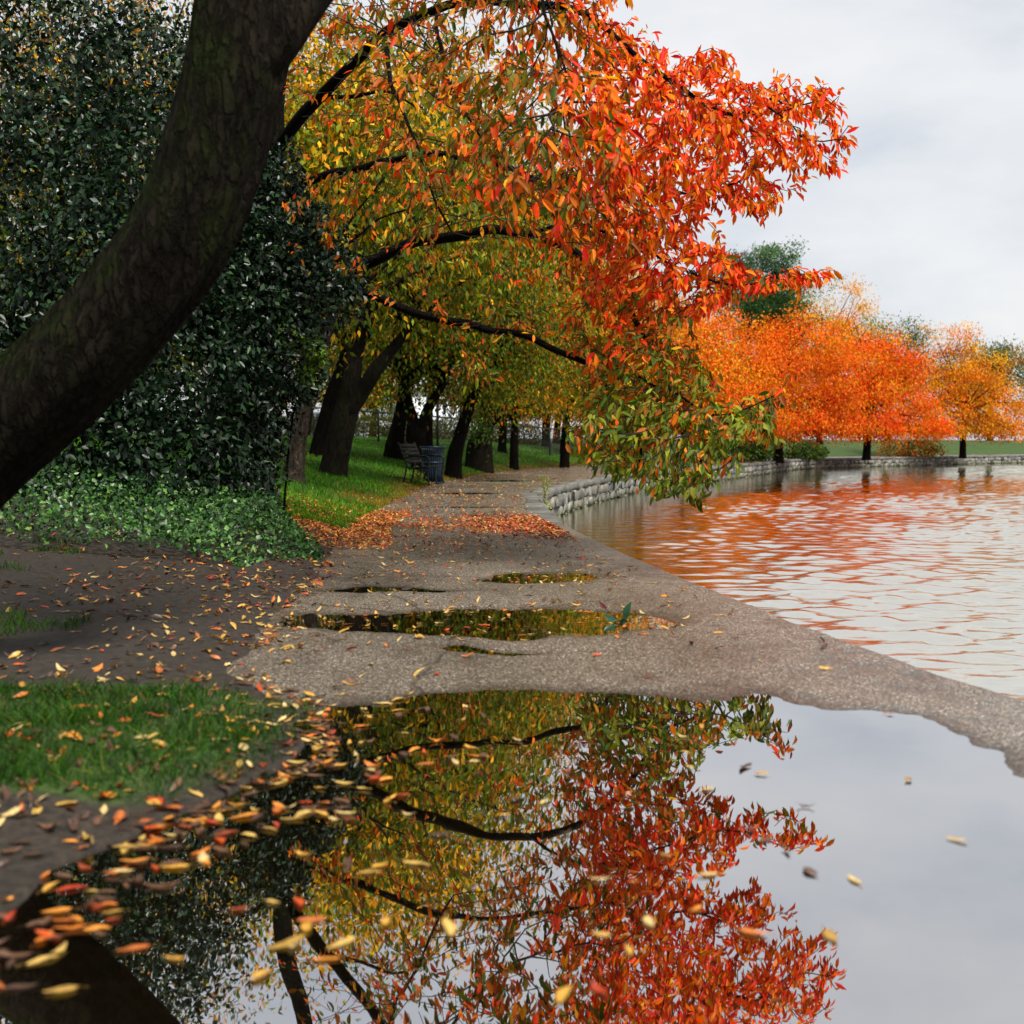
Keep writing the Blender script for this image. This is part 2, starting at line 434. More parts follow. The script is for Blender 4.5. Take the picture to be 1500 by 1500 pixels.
# lake
WL = -.66
wr = np.random.default_rng(5)
waves = []
for i in range(44):
    lam = .20 * (.95 / .20) ** wr.random(); th = wr.normal(0.1, .75); k = 2 * math.pi / lam
    waves.append((k * math.sin(th), k * math.cos(th), .092 / math.sqrt(44) * 1.414 / k * (lam / .5) ** .15, wr.random() * 6.28))
ys3 = [3.0]
while ys3[-1] < 150:
    y_ = ys3[-1]; ys3.append(y_ + (.03 if y_ < 6 else .0032 * y_ if y_ < 42 else .009 * y_))
ys3 = np.array(ys3); nc = 420
X = (XR(ys3) - .25)[:, None] + (3.0 + ys3 * .42)[:, None] * (np.linspace(0, 1, nc)[None]) ** 1.0
Y = ys3[:, None] * np.ones((1, nc)); H = np.zeros_like(X)
for kx, ky, a, ph in waves:
    H += a * np.sin(kx * X + ky * Y + ph)
dist = X - XR(ys3)[:, None]
calm = .10 + .90 * sstep(dist + .9 * vnoise(X * .5, Y * .3, 31), .2 + .03 * Y, 1.0 + .10 * Y) 
H *= calm * (.6 + .9 * (vnoise(X * .35, Y * .22, 33) + .5)) * (1 - .5 * sstep(Y, 40, 120))
V = np.stack([X, Y, WL + H], -1)
mb = MB(); mb.add(V, None, grid_quads(len(ys3), nc))
mb.add([[-2, -6, WL - .06], [700, -6, WL - .06], [700, 520, WL - .06], [-2, 520, WL - .06]], None, [[0, 1, 2, 3]])
structure(mb.build('water', M['lake'], None, True))

# ------------------------------------------------------------------ stone wall along the shore
wall = thing('stone_wall', 'grey rough stone lakeside wall curving away along the path edge', 'stone wall', (1.61, 7, WL))
wy = np.r_[np.arange(-4, 30, .08), np.arange(30, 125, .25)]
wp = np.stack([XR(wy), wy], 1)
seg = np.r_[0, np.cumsum(np.linalg.norm(np.diff(wp, axis=0), axis=1))]
def at_s(s):
    x = np.interp(s, seg, wp[:, 0]); y = np.interp(s, seg, wp[:, 1])
    x2 = np.interp(s + .05, seg, wp[:, 0]); y2 = np.interp(s + .05, seg, wp[:, 1])
    x1 = np.interp(s - .05, seg, wp[:, 0]); y1 = np.interp(s - .05, seg, wp[:, 1])
    a = np.arctan2(y2 - y1, x2 - x1); return x, y, a
rs = np.random.default_rng(8)
blocks = MB(); cop = MB(); back = MB()
smax = seg[-1]
courses = [(-1.05, -.65), (-.65, -.42), (-.42, -.165)]
for ci, (z0, z1) in enumerate(courses):
    s = rs.random() * .3
    while s < smax - 1:
        far = s > 110
        l = rs.uniform(.22, .58) * (1.8 if far else 1); dz0, dz1 = rs.uniform(-.025, .025, 2)
        h = (z1 - z0) + dz1 * .5 - rs.uniform(.012, .035)
        x, y, a = at_s(s + l / 2); nx, ny = math.sin(a), -math.cos(a)      # towards the water
        out = rs.uniform(-.05, .045)
        blocks.box((x + nx * (-.11 + out), y + ny * (-.11 + out), (z0 + z1) / 2 + dz0 * .5), (l - rs.uniform(.012, .045), .30, h), a + rs.normal(0, .06), bev=rs.uniform(.008, .022), jit=.016, rng=rs)
        v = rs.uniform(.22, .72); w = rs.normal(0, .04)
        blocks.C[-1] = np.broadcast_to(np.clip([v + w, v, v - w], .05, .9), blocks.C[-1].shape)
        s += l
s = float(np.interp(15.9, wy, seg))
while s < smax - 1.5:
    l = rs.uniform(.7, 1.25); x, y, a = at_s(s + l / 2); nx, ny = math.sin(a), -math.cos(a)
    cop.box((x + nx * (-.17 + rs.normal(0, .012)), y + ny * (-.17), -.075 + rs.normal(0, .012)), (l - .03, .42, .165), a + rs.normal(0, .02), bev=.03, jit=.014, rng=rs)
    v = rs.uniform(.2, .6); cop.C[-1] = np.broadcast_to([v, v, v], cop.C[-1].shape)
    s += l
tt = np.arctan2(np.gradient(wp[:, 1]), np.gradient(wp[:, 0])); nn = np.stack([np.sin(tt), -np.cos(tt)], 1)
f = wp - nn * .04; b = wp - nn * .34
V = np.stack([np.c_[f, np.full(len(f), -1.1)], np.c_[f, np.full(len(f), -.12)], np.c_[b, np.full(len(f), -.12)], np.c_[b, np.full(len(f), -1.1)]], 1)
back.add(V, None, grid_quads(len(f), 4))
blocks.build('stone_courses', M['stone'], wall); cop.build('coping', M['coping'], wall); back.build('mortar_core', M['mortar'], wall)

# ------------------------------------------------------------------ leaves
LEAF8 = np.array([[0, 0, 0], [.3, .40, .07], [.66, .40, .06], [1, 0, -.10], [.66, -.40, .06], [.3, -.40, .07], [.3, 0, -.03], [.66, 0, -.05]])
LEAF8_Q = np.array([[6, 7, 2, 1], [6, 5, 4, 7]]); LEAF8_T = np.array([[0, 6, 1], [7, 3, 2], [0, 5, 6], [7, 4, 3]])
KITE = np.array([[0, 0, 0], [.42, .5, .06], [1, 0, -.08], [.42, -.5, .06], [.45, 0, -.04]])
KITE_T = np.array([[0, 4, 1], [4, 2, 1], [0, 3, 4], [4, 3, 2]])
def leaves(mb, p, d, nrm, L, W, col, detail=False):
    """leaf blades at p pointing along d with upper side nrm; all (n,3) arrays"""
    n = len(p)
    d = d / (np.linalg.norm(d, axis=1)[:, None] + 1e-9)
    s = np.cross(nrm, d); s /= np.linalg.norm(s, axis=1)[:, None] + 1e-9
    u = np.cross(d, s)
    T = LEAF8 if detail else KITE; k = len(T)
    curl = R.uniform(.2, 1.8, n)
    V = p[:, None] + d[:, None] * (T[None, :, 0, None] * L[:, None, None]) + s[:, None] * (T[None, :, 1, None] * W[:, None, None]) \
        + u[:, None] * (T[None, :, 2, None] * (L * curl)[:, None, None])
    off = (np.arange(n) * k)[:, None, None]
    tr = ((LEAF8_T if detail else KITE_T)[None] + off).reshape(-1, 3)
    q = (LEAF8_Q[None] + off).reshape(-1, 4) if detail else None
    mb.add(V.reshape(-1, 3), tr, q, np.repeat(col, k, 0))
def rdir(n):
    v = R.normal(size=(n, 3)); return v / np.linalg.norm(v, axis=1)[:, None]
def pick(pal, n, w=None):
    pal = np.array(pal); c = pal[R.choice(len(pal), n, p=None if w is None else np.array(w) / np.sum(w))]
    return np.clip(c * R.uniform(.58, 1.25, (n, 1)) * R.uniform(.88, 1.12, (n, 3)), 0, .95)

RED = (.66, .022, .008); REDOR = (.82, .07, .006); ORA = (.88, .20, .008); BROR = (.40, .105, .010); OLIVE = (.16, .14, .010)
GREEN = (.07, .12, .010); LGREEN = (.22, .27, .018); YEL = (.78, .46, .018); GOLD = (.74, .34, .012); DGREEN = (.03, .055, .012)

# ------------------------------------------------------------------ the big cherry tree over the path
def resample(pts, step):
    pts = np.asarray(pts); 
    s = np.r_[0, np.cumsum(np.linalg.norm(np.diff(pts, axis=0), axis=1))]
    n = max(2, int(s[-1] / step) + 1); q = np.linspace(0, s[-1], n)
    # smooth with a Catmull-Rom pass
    out = []
    for v in q:
        i = min(np.searchsorted(s, v, 'right') - 1, len(pts) - 2); i = max(i, 0)
        u = (v - s[i]) / (s[i + 1] - s[i] + 1e-9)
        p0 = pts[max(i - 1, 0)]; p1 = pts[i]; p2 = pts[i + 1]; p3 = pts[min(i + 2, len(pts) - 1)]
        out.append(.5 * ((2 * p1) + (p2 - p0) * u + (2 * p0 - 5 * p1 + 4 * p2 - p3) * u * u + (3 * p1 - p0 - 3 * p2 + p3) * u ** 3))
    return np.array(out)

cb = np.array([-3.15, 15.3, float(gz(-3.15, 15.3)) - .1])
LIMBS = [  # points, radius start, radius end
    ([cb, P(366, 690, 15.2), P(372, 600, 15.1), P(382, 480, 15), P(392, 400, 15), P(396, 320, 15), P(402, 200, 15.1), P(420, 60, 15), P(470, -80, 14.6), P(560, -200, 14)], .26, .05),
    ([P(392, 400, 15), P(440, 398, 14.9), P(500, 396, 14.7), P(545, 384, 14.5), P(590, 364, 14.3), P(640, 349, 14), P(700, 341, 13.5), P(780, 342, 13), P(850, 378, 12.5), P(915, 440, 11.8), P(955, 520, 11.2)], .088, .024),
    ([P(382, 480, 15), P(440, 425, 14.8), P(500, 414, 14.6), P(545, 430, 14.4), P(605, 455, 14), P(680, 476, 13.5), P(760, 489, 13), P(820, 512, 12.6), P(862, 535, 12.2), P(900, 585, 11.8), P(925, 650, 11.3)], .068, .022),
    ([P(396, 320, 15), P(404, 240, 14.7), P(420, 196, 14.4), P(452, 160, 14), P(500, 112, 13.4), P(560, 55, 12.5), P(640, 15, 11.5), P(740, 0, 10.6), P(850, 20, 10), P(950, 100, 10), P(1060, 172, 10.3), P(1130, 140, 10.5)], .085, .012),
    ([P(470, 143, 13.8), P(510, 141, 13.5), P(560, 135, 13), P(620, 160, 12.4)], .03, .008),
    ([P(396, 320, 15), P(420, 283, 14.8), P(460, 264, 14.5), P(505, 252, 14.2), P(560, 240, 13.8), P(610, 228, 13.2), P(700, 235, 12.2), P(800, 268, 11.5), P(900, 292, 11), P(960, 270, 10.9), P(1020, 282, 10.8), P(1085, 262, 10.8)], .055, .010),
    ([P(560, 55, 12.5), P(575, 120, 11.6), P(600, 200, 10.8), P(635, 290, 10.2), P(665, 340, 10)], .028, .007),
    ([P(640, 15, 11.5), P(650, 100, 10.6), P(690, 180, 10), P(740, 240, 9.6)], .024, .006),
    ([P(740, 0, 10.6), P(780, -20, 9.2), P(820, 60, 8.4), P(840, 150, 8.0)], .024, .006),
    ([P(392, 400, 15), P(430, 388, 15.2), P(480, 375, 15.3), P(540, 330, 15.2), P(600, 305, 15)], .03, .01),
    ([P(780, 342, 13), P(840, 330, 12), P(920, 350, 11.2), P(1000, 390, 10.8), P(1080, 415, 10.6), P(1150, 400, 10.6)], .022, .006),
    ([P(860, 534, 12.2), P(920, 545, 11.4), P(990, 580, 10.7), P(1060, 610, 10.2), P(1140, 580, 10)], .018, .005),
]
pos = []; par = []; fix = []
def nearest(p):
    a = np.array(pos); return int(np.argmin(((a - p) ** 2).sum(1)))
for pts, r0, r1 in LIMBS:
    q = resample(pts, .14)
    wob = np.stack([vnoise(np.arange(len(q)) * .35, np.full(len(q), 3.3), 40 + len(pos) + k) for k in range(3)], 1) * .07
    q = q + wob * np.minimum(np.arange(len(q)), 4)[:, None] / 4
    prev = nearest(q[0]) if pos else -1
    for i, p in enumerate(q):
        if pos and i == 0: continue
        pos.append(p); par.append(prev); prev = len(pos) - 1
        fix.append(r0 + (r1 - r0) * (i / (len(q) - 1)) ** .8)
nfix = len(pos)
REG = [(640, 190, 120, 100, 8.4, 11.2, 240), (800, 190, 140, 130, 6.9, 9.6, 640), (960, 215, 125, 105, 9, 11.5, 1900), (1085, 170, 85, 58, 9.7, 11.3, 1000),
       (1150, 225, 40, 22, 10, 11, 130), (1105, 285, 50, 30, 10, 11.4, 300), (1145, 150, 40, 55, 10, 11, 220), (850, 305, 150, 66, 9, 12, 1350),
       (965, 400, 125, 80, 9.5, 12, 1250), (1085, 412, 85, 18, 10, 11.5, 300), (740, 425, 130, 60, 12.5, 14, 170), (945, 555, 100, 75, 9.5, 12, 950),
       (960, 640, 115, 62, 9, 11, 1200), (1060, 618, 85, 38, 9.2, 10.6, 700), (1125, 575, 36, 14, 9.6, 10.4, 70), (880, 635, 46, 55, 9.6, 11.6, 420),
       (965, 705, 45, 34, 9.2, 10.6, 170), (1030, 700, 20, 38, 9.4, 10.4, 50), (560, 330, 130, 80, 11, 14, 70), (690, 30, 250, 70, 8.5, 12, 480), (960, 92, 130, 24, 9, 11.5, 230),
       (440, 330, 90, 60, 13, 14.5, 30), (600, -120, 330, 90, 9, 13, 380), (480, 130, 100, 80, 11, 13.5, 36), (860, 470, 60, 50, 10.5, 12.5, 120),
       (700, 545, 40, 24, 13, 14.5, 40), (1190, 190, 50, 80, 10, 11, 330), (1190, 405, 30, 14, 10, 11, 50)]
A = []
for cx, cy, rx, ry, d0, d1, n in REG:
    while n > 0:
        u, v = R.uniform(-1, 1, 2)
        if u * u + v * v > 1: continue
        A.append(P(cx + u * rx, cy + v * ry, R.uniform(d0, d1))); n -= 1
A = np.array(A)
STEP, KILL, INF = .13, .17, 3.2
for it in range(70):
    kd = kdtree.KDTree(len(pos))
    for i, p in enumerate(pos): kd.insert(p, i)
    kd.balance()
    acc = {}; keep = np.ones(len(A), bool)
    for ai, a in enumerate(A):
        _, i, dd = kd.find(a)
        if dd < KILL: keep[ai] = False; continue
        if dd < INF:
            v = (a - pos[i]) / dd
            if i in acc: acc[i] = acc[i] + v
            else: acc[i] = v
    A = A[keep]
    if not acc or len(A) < 30: break
    for i, v in acc.items():
        v = v / (np.linalg.norm(v) + 1e-9) + R.normal(0, .28, 3) + np.array([0, 0, -.06])
        if par[i] >= 0:
            w = pos[i] - pos[par[i]]; v = v + .35 * w / (np.linalg.norm(w) + 1e-9)
        v = v / np.linalg.norm(v)
        pos.append(pos[i] + v * STEP); par.append(i); fix.append(0.0)
pos = np.array(pos); par = np.array(par); fix = np.array(fix); NN = len(pos)
cnt = np.ones(NN); rad = np.zeros(NN); acc_r = np.zeros(NN); haschild = np.zeros(NN, bool)
for i in range(NN - 1, -1, -1):
    r = (acc_r[i]) ** (1 / 2.4) if acc_r[i] > 0 else .0028
    rad[i] = max(min(r, .03), fix[i]) if i < nfix else min(r, .02)
    if par[i] >= 0:
        acc_r[par[i]] += (rad[i] if i >= nfix else 0.002) ** 2.4; cnt[par[i]] += cnt[i]; haschild[par[i]] = True
tree = thing('cherry_tree', 'big cherry tree at left whose dark limbs arch red and orange leaves over the path', 'tree', (cb[0], cb[1], cb[2] + .1))
# limbs as smooth tubes
mb = MB()
for li, (pts, r0, r1) in enumerate(LIMBS):
    q = resample(pts, .14)
    # follow the node positions of this limb
    st = sum(len(resample(LIMBS[k][0], .14)) - (1 if k else 0) for k in range(li))
    n_ = len(q) - (1 if li else 0)
    ids = list(range(st, st + n_))
    if li: ids = [par[st]] + ids
    rr = r0 + (r1 - r0) * (np.linspace(0, 1, len(ids))) ** .8
    if li == 0: rr[:4] *= np.array([1.35, 1.2, 1.1, 1.03])
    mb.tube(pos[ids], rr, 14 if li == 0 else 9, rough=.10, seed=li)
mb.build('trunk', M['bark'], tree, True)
# twigs: one five-sided frustum per edge
ed = np.arange(nfix, NN)
p0 = pos[par[ed]]; p1 = pos[ed]; r1_ = rad[ed]; r0_ = np.minimum(rad[par[ed]], r1_ * 1.6)
t_ = p1 - p0; t_ /= np.linalg.norm(t_, axis=1)[:, None] + 1e-9
a_ = np.cross(t_, np.array([.3, .9, .2])); a_ /= np.linalg.norm(a_, axis=1)[:, None]; b_ = np.cross(t_, a_)
th = np.arange(4) * math.pi / 2
ring = np.cos(th)[None, :, None] * a_[:, None] + np.sin(th)[None, :, None] * b_[:, None]
V = np.concatenate([p0[:, None] + ring * r0_[:, None, None], (p1 + t_ * .006)[:, None] + ring * r1_[:, None, None]], 1)
base = (np.arange(len(ed)) * 8)[:, None, None]
q = np.array([[j, (j + 1) % 4, 4 + (j + 1) % 4, 4 + j] for j in range(4)])[None] + base
mb = MB(); mb.add(V.reshape(-1, 3), None, q.reshape(-1, 4)); mb.build('twigs', M['twig'], tree, True)
# leaves
tip = ed[cnt[ed] < 16]
tx_ = pos[tip][:, 0] / pos[tip][:, 1] * 10; tz_ = (pos[tip][:, 2] - 1) / pos[tip][:, 1] * 10
thin = np.where((tx_ < .35) & (tz_ > .75) & (pos[tip][:, 1] > 9.4), .42, 1.0)
rep = np.repeat(tip, ((R.integers(4, 7, len(tip)) + (tx_ > .7) * 2) * (R.random(len(tip)) < thin)).astype(int))
n = len(rep); tw = pos[rep] - pos[par[rep]]; tw /= np.linalg.norm(tw, axis=1)[:, None] + 1e-9
p = pos[rep] - tw * R.uniform(0, STEP, (n, 1)) + R.normal(0, .026, (n, 3))
d = tw * .55 + R.normal(0, .45, (n, 3)) + np.array([0, 0, -.75])
nr = R.normal(0, .6, (n, 3)) + np.array([.1, -.55, .65])
L = R.choice([.6, .8, 1, 1.15], n, p=[.12, .3, .38, .2]) * R.uniform(.085, .112, n); W = L * R.uniform(.30, .44, n)
def cherry_col(p):
    n = len(p); x = p[:, 0] / p[:, 1] * 10; z = (p[:, 2] - 1) / p[:, 1] * 10; dd = p[:, 1]
    nz = vnoise(p[:, 0] * 1.6 + p[:, 1] * .7, p[:, 2] * 1.6 + 3, 77) * 2 + vnoise(p[:, 0] * 4, p[:, 2] * 4 + p[:, 1] * 3, 78) * 1.0
    hot = sstep(x + nz * .7, .15, 1.0) * sstep(z + nz * .35, .55, 1.3)
    low = 1 - sstep(z + nz * .4, .15, .95)
    c1 = pick([REDOR, ORA, RED, BROR, GOLD], n, [5, 4.2, 1.6, .8, .7])
    c2 = pick([BROR, ORA, OLIVE, GOLD, REDOR, GREEN], n, [4.6, 1.4, 4, .9, 1.0, 1.6])
    c3 = pick([GREEN, OLIVE, LGREEN, BROR, ORA, (.34, .36, .05)], n, [3.2, 2, 3.4, 1.3, .7, 1.2])
    u = R.random(n)
    c = np.where((u < hot)[:, None], c1, c2)
    return np.where((R.random(n) < low)[:, None], c3, c)
mb = MB(); leaves(mb, p, d, nr, L, W, cherry_col(p), True)
mb.build('crown', M['leaf'], tree)
print('cherry nodes', NN, 'leaves', n)

# ------------------------------------------------------------------ mossy trunk close at left
ly = 5.0; lx = P(-330, 1000, ly)[0]
lt = thing('leaning_tree', 'thick mossy dark trunk leaning over the path close at the upper left', 'tree', (lx, ly, float(gz(lx, ly))))
mb = MB()
q = resample([np.array([lx - .05, ly, float(gz(lx, ly)) - .15]), P(-225, 860, 5), P(-70, 690, 5), P(85, 550, 5), P(190, 440, 5), P(262, 340, 5), P(312, 210, 5), P(342, 100, 5), P(362, -20, 5.05), P(372, -180, 5.2), P(380, -420, 5.5)], .06)
rr = np.interp(np.linspace(0, 1, len(q)), [0, .06, .2, .6, .8, 1], [.31, .24, .222, .20, .19, .15])
rr[:8] *= np.linspace(1.35, 1.0, 8)
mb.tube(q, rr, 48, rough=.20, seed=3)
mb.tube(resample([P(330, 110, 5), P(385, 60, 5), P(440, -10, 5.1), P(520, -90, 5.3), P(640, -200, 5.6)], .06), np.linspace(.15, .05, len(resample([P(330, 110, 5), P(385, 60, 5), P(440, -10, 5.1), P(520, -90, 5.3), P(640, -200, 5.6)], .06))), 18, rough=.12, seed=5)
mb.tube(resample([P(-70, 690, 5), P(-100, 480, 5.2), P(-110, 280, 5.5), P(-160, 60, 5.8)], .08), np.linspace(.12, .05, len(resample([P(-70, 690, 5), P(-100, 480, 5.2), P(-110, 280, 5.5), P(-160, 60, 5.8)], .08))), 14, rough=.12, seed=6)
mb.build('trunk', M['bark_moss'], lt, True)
n = 2600
p = np.array([P(R.uniform(-150, 700), R.uniform(-420, -60), R.uniform(4.8, 6.8)) for _ in range(n)])
mb = MB(); leaves(mb, p, R.normal(0, .5, (n, 3)) + [0, 0, -.7], R.normal(0, .6, (n, 3)) + [0, -.3, .8], R.uniform(.07, .11, n), R.uniform(.03, .05, n), pick([OLIVE, BROR, GREEN, GOLD], n), True)
mb.build('crown', M['leaf'], lt)

# ------------------------------------------------------------------ evergreen ivy-like shrub at left
def shrub(name, label, ells, n, Lr, pal, w, stems, mat, cat='shrub', base=None, shell=.55, group=None):
    """ells: (px,py,d, rx,rz,ry metres)"""
    b = P(ells[-1][0], ells[-1][1], ells[-1][2]) if base is None else np.array(base)
    t = thing(name, label, cat, (b[0], b[1], float(gz(b[0], b[1]))), group)
    vol = np.array([e[3] * e[4] + .05 for e in ells]); vol = vol / vol.sum()
    ps = []; outs = []
    for e, f in zip(ells, vol):
        m = int(n * f); c = P(e[0], e[1], e[2])
        v = rdir(m); r = (shell + (1 - shell) * R.random((m, 1)) ** .6) + .0
        lump = 1 + .5 * vnoise(v[:, 0] * 3 + e[0], v[:, 2] * 3 + v[:, 1] * 2, 60)[:, None] + .4 * vnoise(v[:, 0] * 7 + e[0], v[:, 2] * 8 + v[:, 1] * 5, 61)[:, None]
        ps.append(c + v * r * lump * np.array([e[3], e[5], e[4]])); outs.append(v)
    p = np.vstack(ps); o = np.vstack(outs)
    g = gz(p[:, 0], p[:, 1]); ok = p[:, 2] > g + .02; p = p[ok]; o = o[ok]; k = len(p)
    mb = MB(); L = R.uniform(*Lr, k)
    leaves(mb, p, o * .35 + R.normal(0, .55, (k, 3)) + [0, 0, -.45], o * .6 + R.normal(0, .5, (k, 3)) + [0, 0, .5], L, L * R.uniform(.5, .68, k), pick(pal, k, w), False)
    mb.build('foliage', mat, t)
    mb = MB()
    for s in stems:
        q = resample(s[0], .12); mb.tube(q, np.linspace(s[1], s[2], len(q)), 8, rough=.1)
    mb.build('stem', M['bark'], t, True)
    return t
IVP = [(.007, .020, .008), (.012, .034, .012), (.004, .010, .005), (.030, .070, .018), (.018, .046, .022)]
shrub('evergreen_shrub', 'tall dark glossy evergreen leaf mass climbing around the cherry trunk at left', [
    (395, 285, 14.4, .45, .62, .5), (420, 345, 14.2, .62, .5, .5), (480, 395, 14.1, .42, .28, .35), (425, 430, 14.0, .75, .55, .6), (355, 430, 13.9, .8, .9, .6),
    (400, 520, 13.8, .62, .6, .6), (365, 590, 13.7, .5, .7, .6), (345, 670, 13.6, .5, .6, .5), (352, 735, 13.4, .38, .38, .4), (330, 760, 13.5, .5, .4, .5)],
    30000, (.055, .09), IVP, [3, 3, 3, .8, 1], [([P(352, 770, 13.8), P(360, 600, 13.8), P(400, 420, 14.2)], .06, .02), ([P(352, 770, 13.8), P(340, 560, 13.9), P(350, 400, 14)], .05, .02)],
    M['evergreen'], base=P(352, 760, 13.8))
shrub('evergreen_shrub', 'broad dark evergreen shrub behind the leaning trunk at far left', [
    (250, 300, 13.6, 1.0, 1.3, .8), (150, 420, 13.2, 1.1, 1.4, .8), (40, 330, 13.4, 1.0, 1.6, .8), (260, 520, 13.0, .9, 1.0, .7), (90, 620, 12.6, 1.2, 1.0, .8), (250, 690, 12.8, .9, .7, .7), (20, 740, 12.4, .9, .6, .6), (180, 760, 12.4, 1.0, .5, .6), (-60, 560, 12.8, .9, 1.2, .8), (60, 120, 14, 1.1, 1.2, .8), (210, 120, 14.4, .9, 1.0, .8)],
    46000, (.06, .10), IVP, [3, 3, 2.5, 1, 1], [([P(170, 800, 12.8), P(160, 500, 13), P(230, 300, 13.6)], .09, .03), ([P(170, 800, 12.8), P(90, 500, 13), P(40, 300, 13.4)], .08, .03)],
    M['evergreen'], base=P(170, 790, 12.8))
# a light green sapling sprig in front of the trunks
shrub('sapling', 'small light green sapling leafing out in front of the pale trunk', [
    (432, 500, 13.6, .16, .16, .2), (462, 515, 13.6, .12, .16, .2), (448, 545, 13.6, .1, .12, .15), (415, 480, 13.6, .14, .1, .15)], 480, (.06, .10), [(.10, .20, .02), (.17, .26, .03), (.05, .11, .02)], None,
    [([P(415, 760, 13.9), P(425, 640, 13.8), P(445, 520, 13.6)], .016, .006)], M['leaf'], 'sapling', base=P(415, 765, 13.9), shell=.2)

# ground ivy at the path edge
n = 15000
yy = R.uniform(9.3, 15.2, n); s_ = R.beta(1.0, 1.8, n) * 3.4
sedge = .02 + .28 * (vnoise(yy * 1.4, yy * 0, 91) + .5) + .55 * sstep(yy, 11.8, 14.5) + .25 * (1 - sstep(yy, 9.3, 10.4))
x = XL(yy) - sedge - s_
h = .26 * sstep(s_, 0, .5) * (.7 + .8 * (vnoise(x * 3, yy * 3, 92) + .5))
p = np.stack([x, yy, lawn_z(x, yy) + h * (.35 + .65 * R.random(n))], 1)
mb = MB(); L = R.uniform(.03, .06, n)
leaves(mb, p, R.normal(0, .8, (n, 3)) + [.3, -.3, .1], R.normal(0, .5, (n, 3)) + [.1, -.4, .8], L, L * R.uniform(.6, .8, n), pick([(.02, .06, .014), (.04, .12, .02), (.012, .035, .012), (.10, .20, .04)], n, [3, 3, 2, 1.3]), False)
o = mb.build('ground_ivy', M['evergreen']); o['kind'] = 'stuff'; o['label'] = 'low green ivy ground cover spilling onto the path edge'

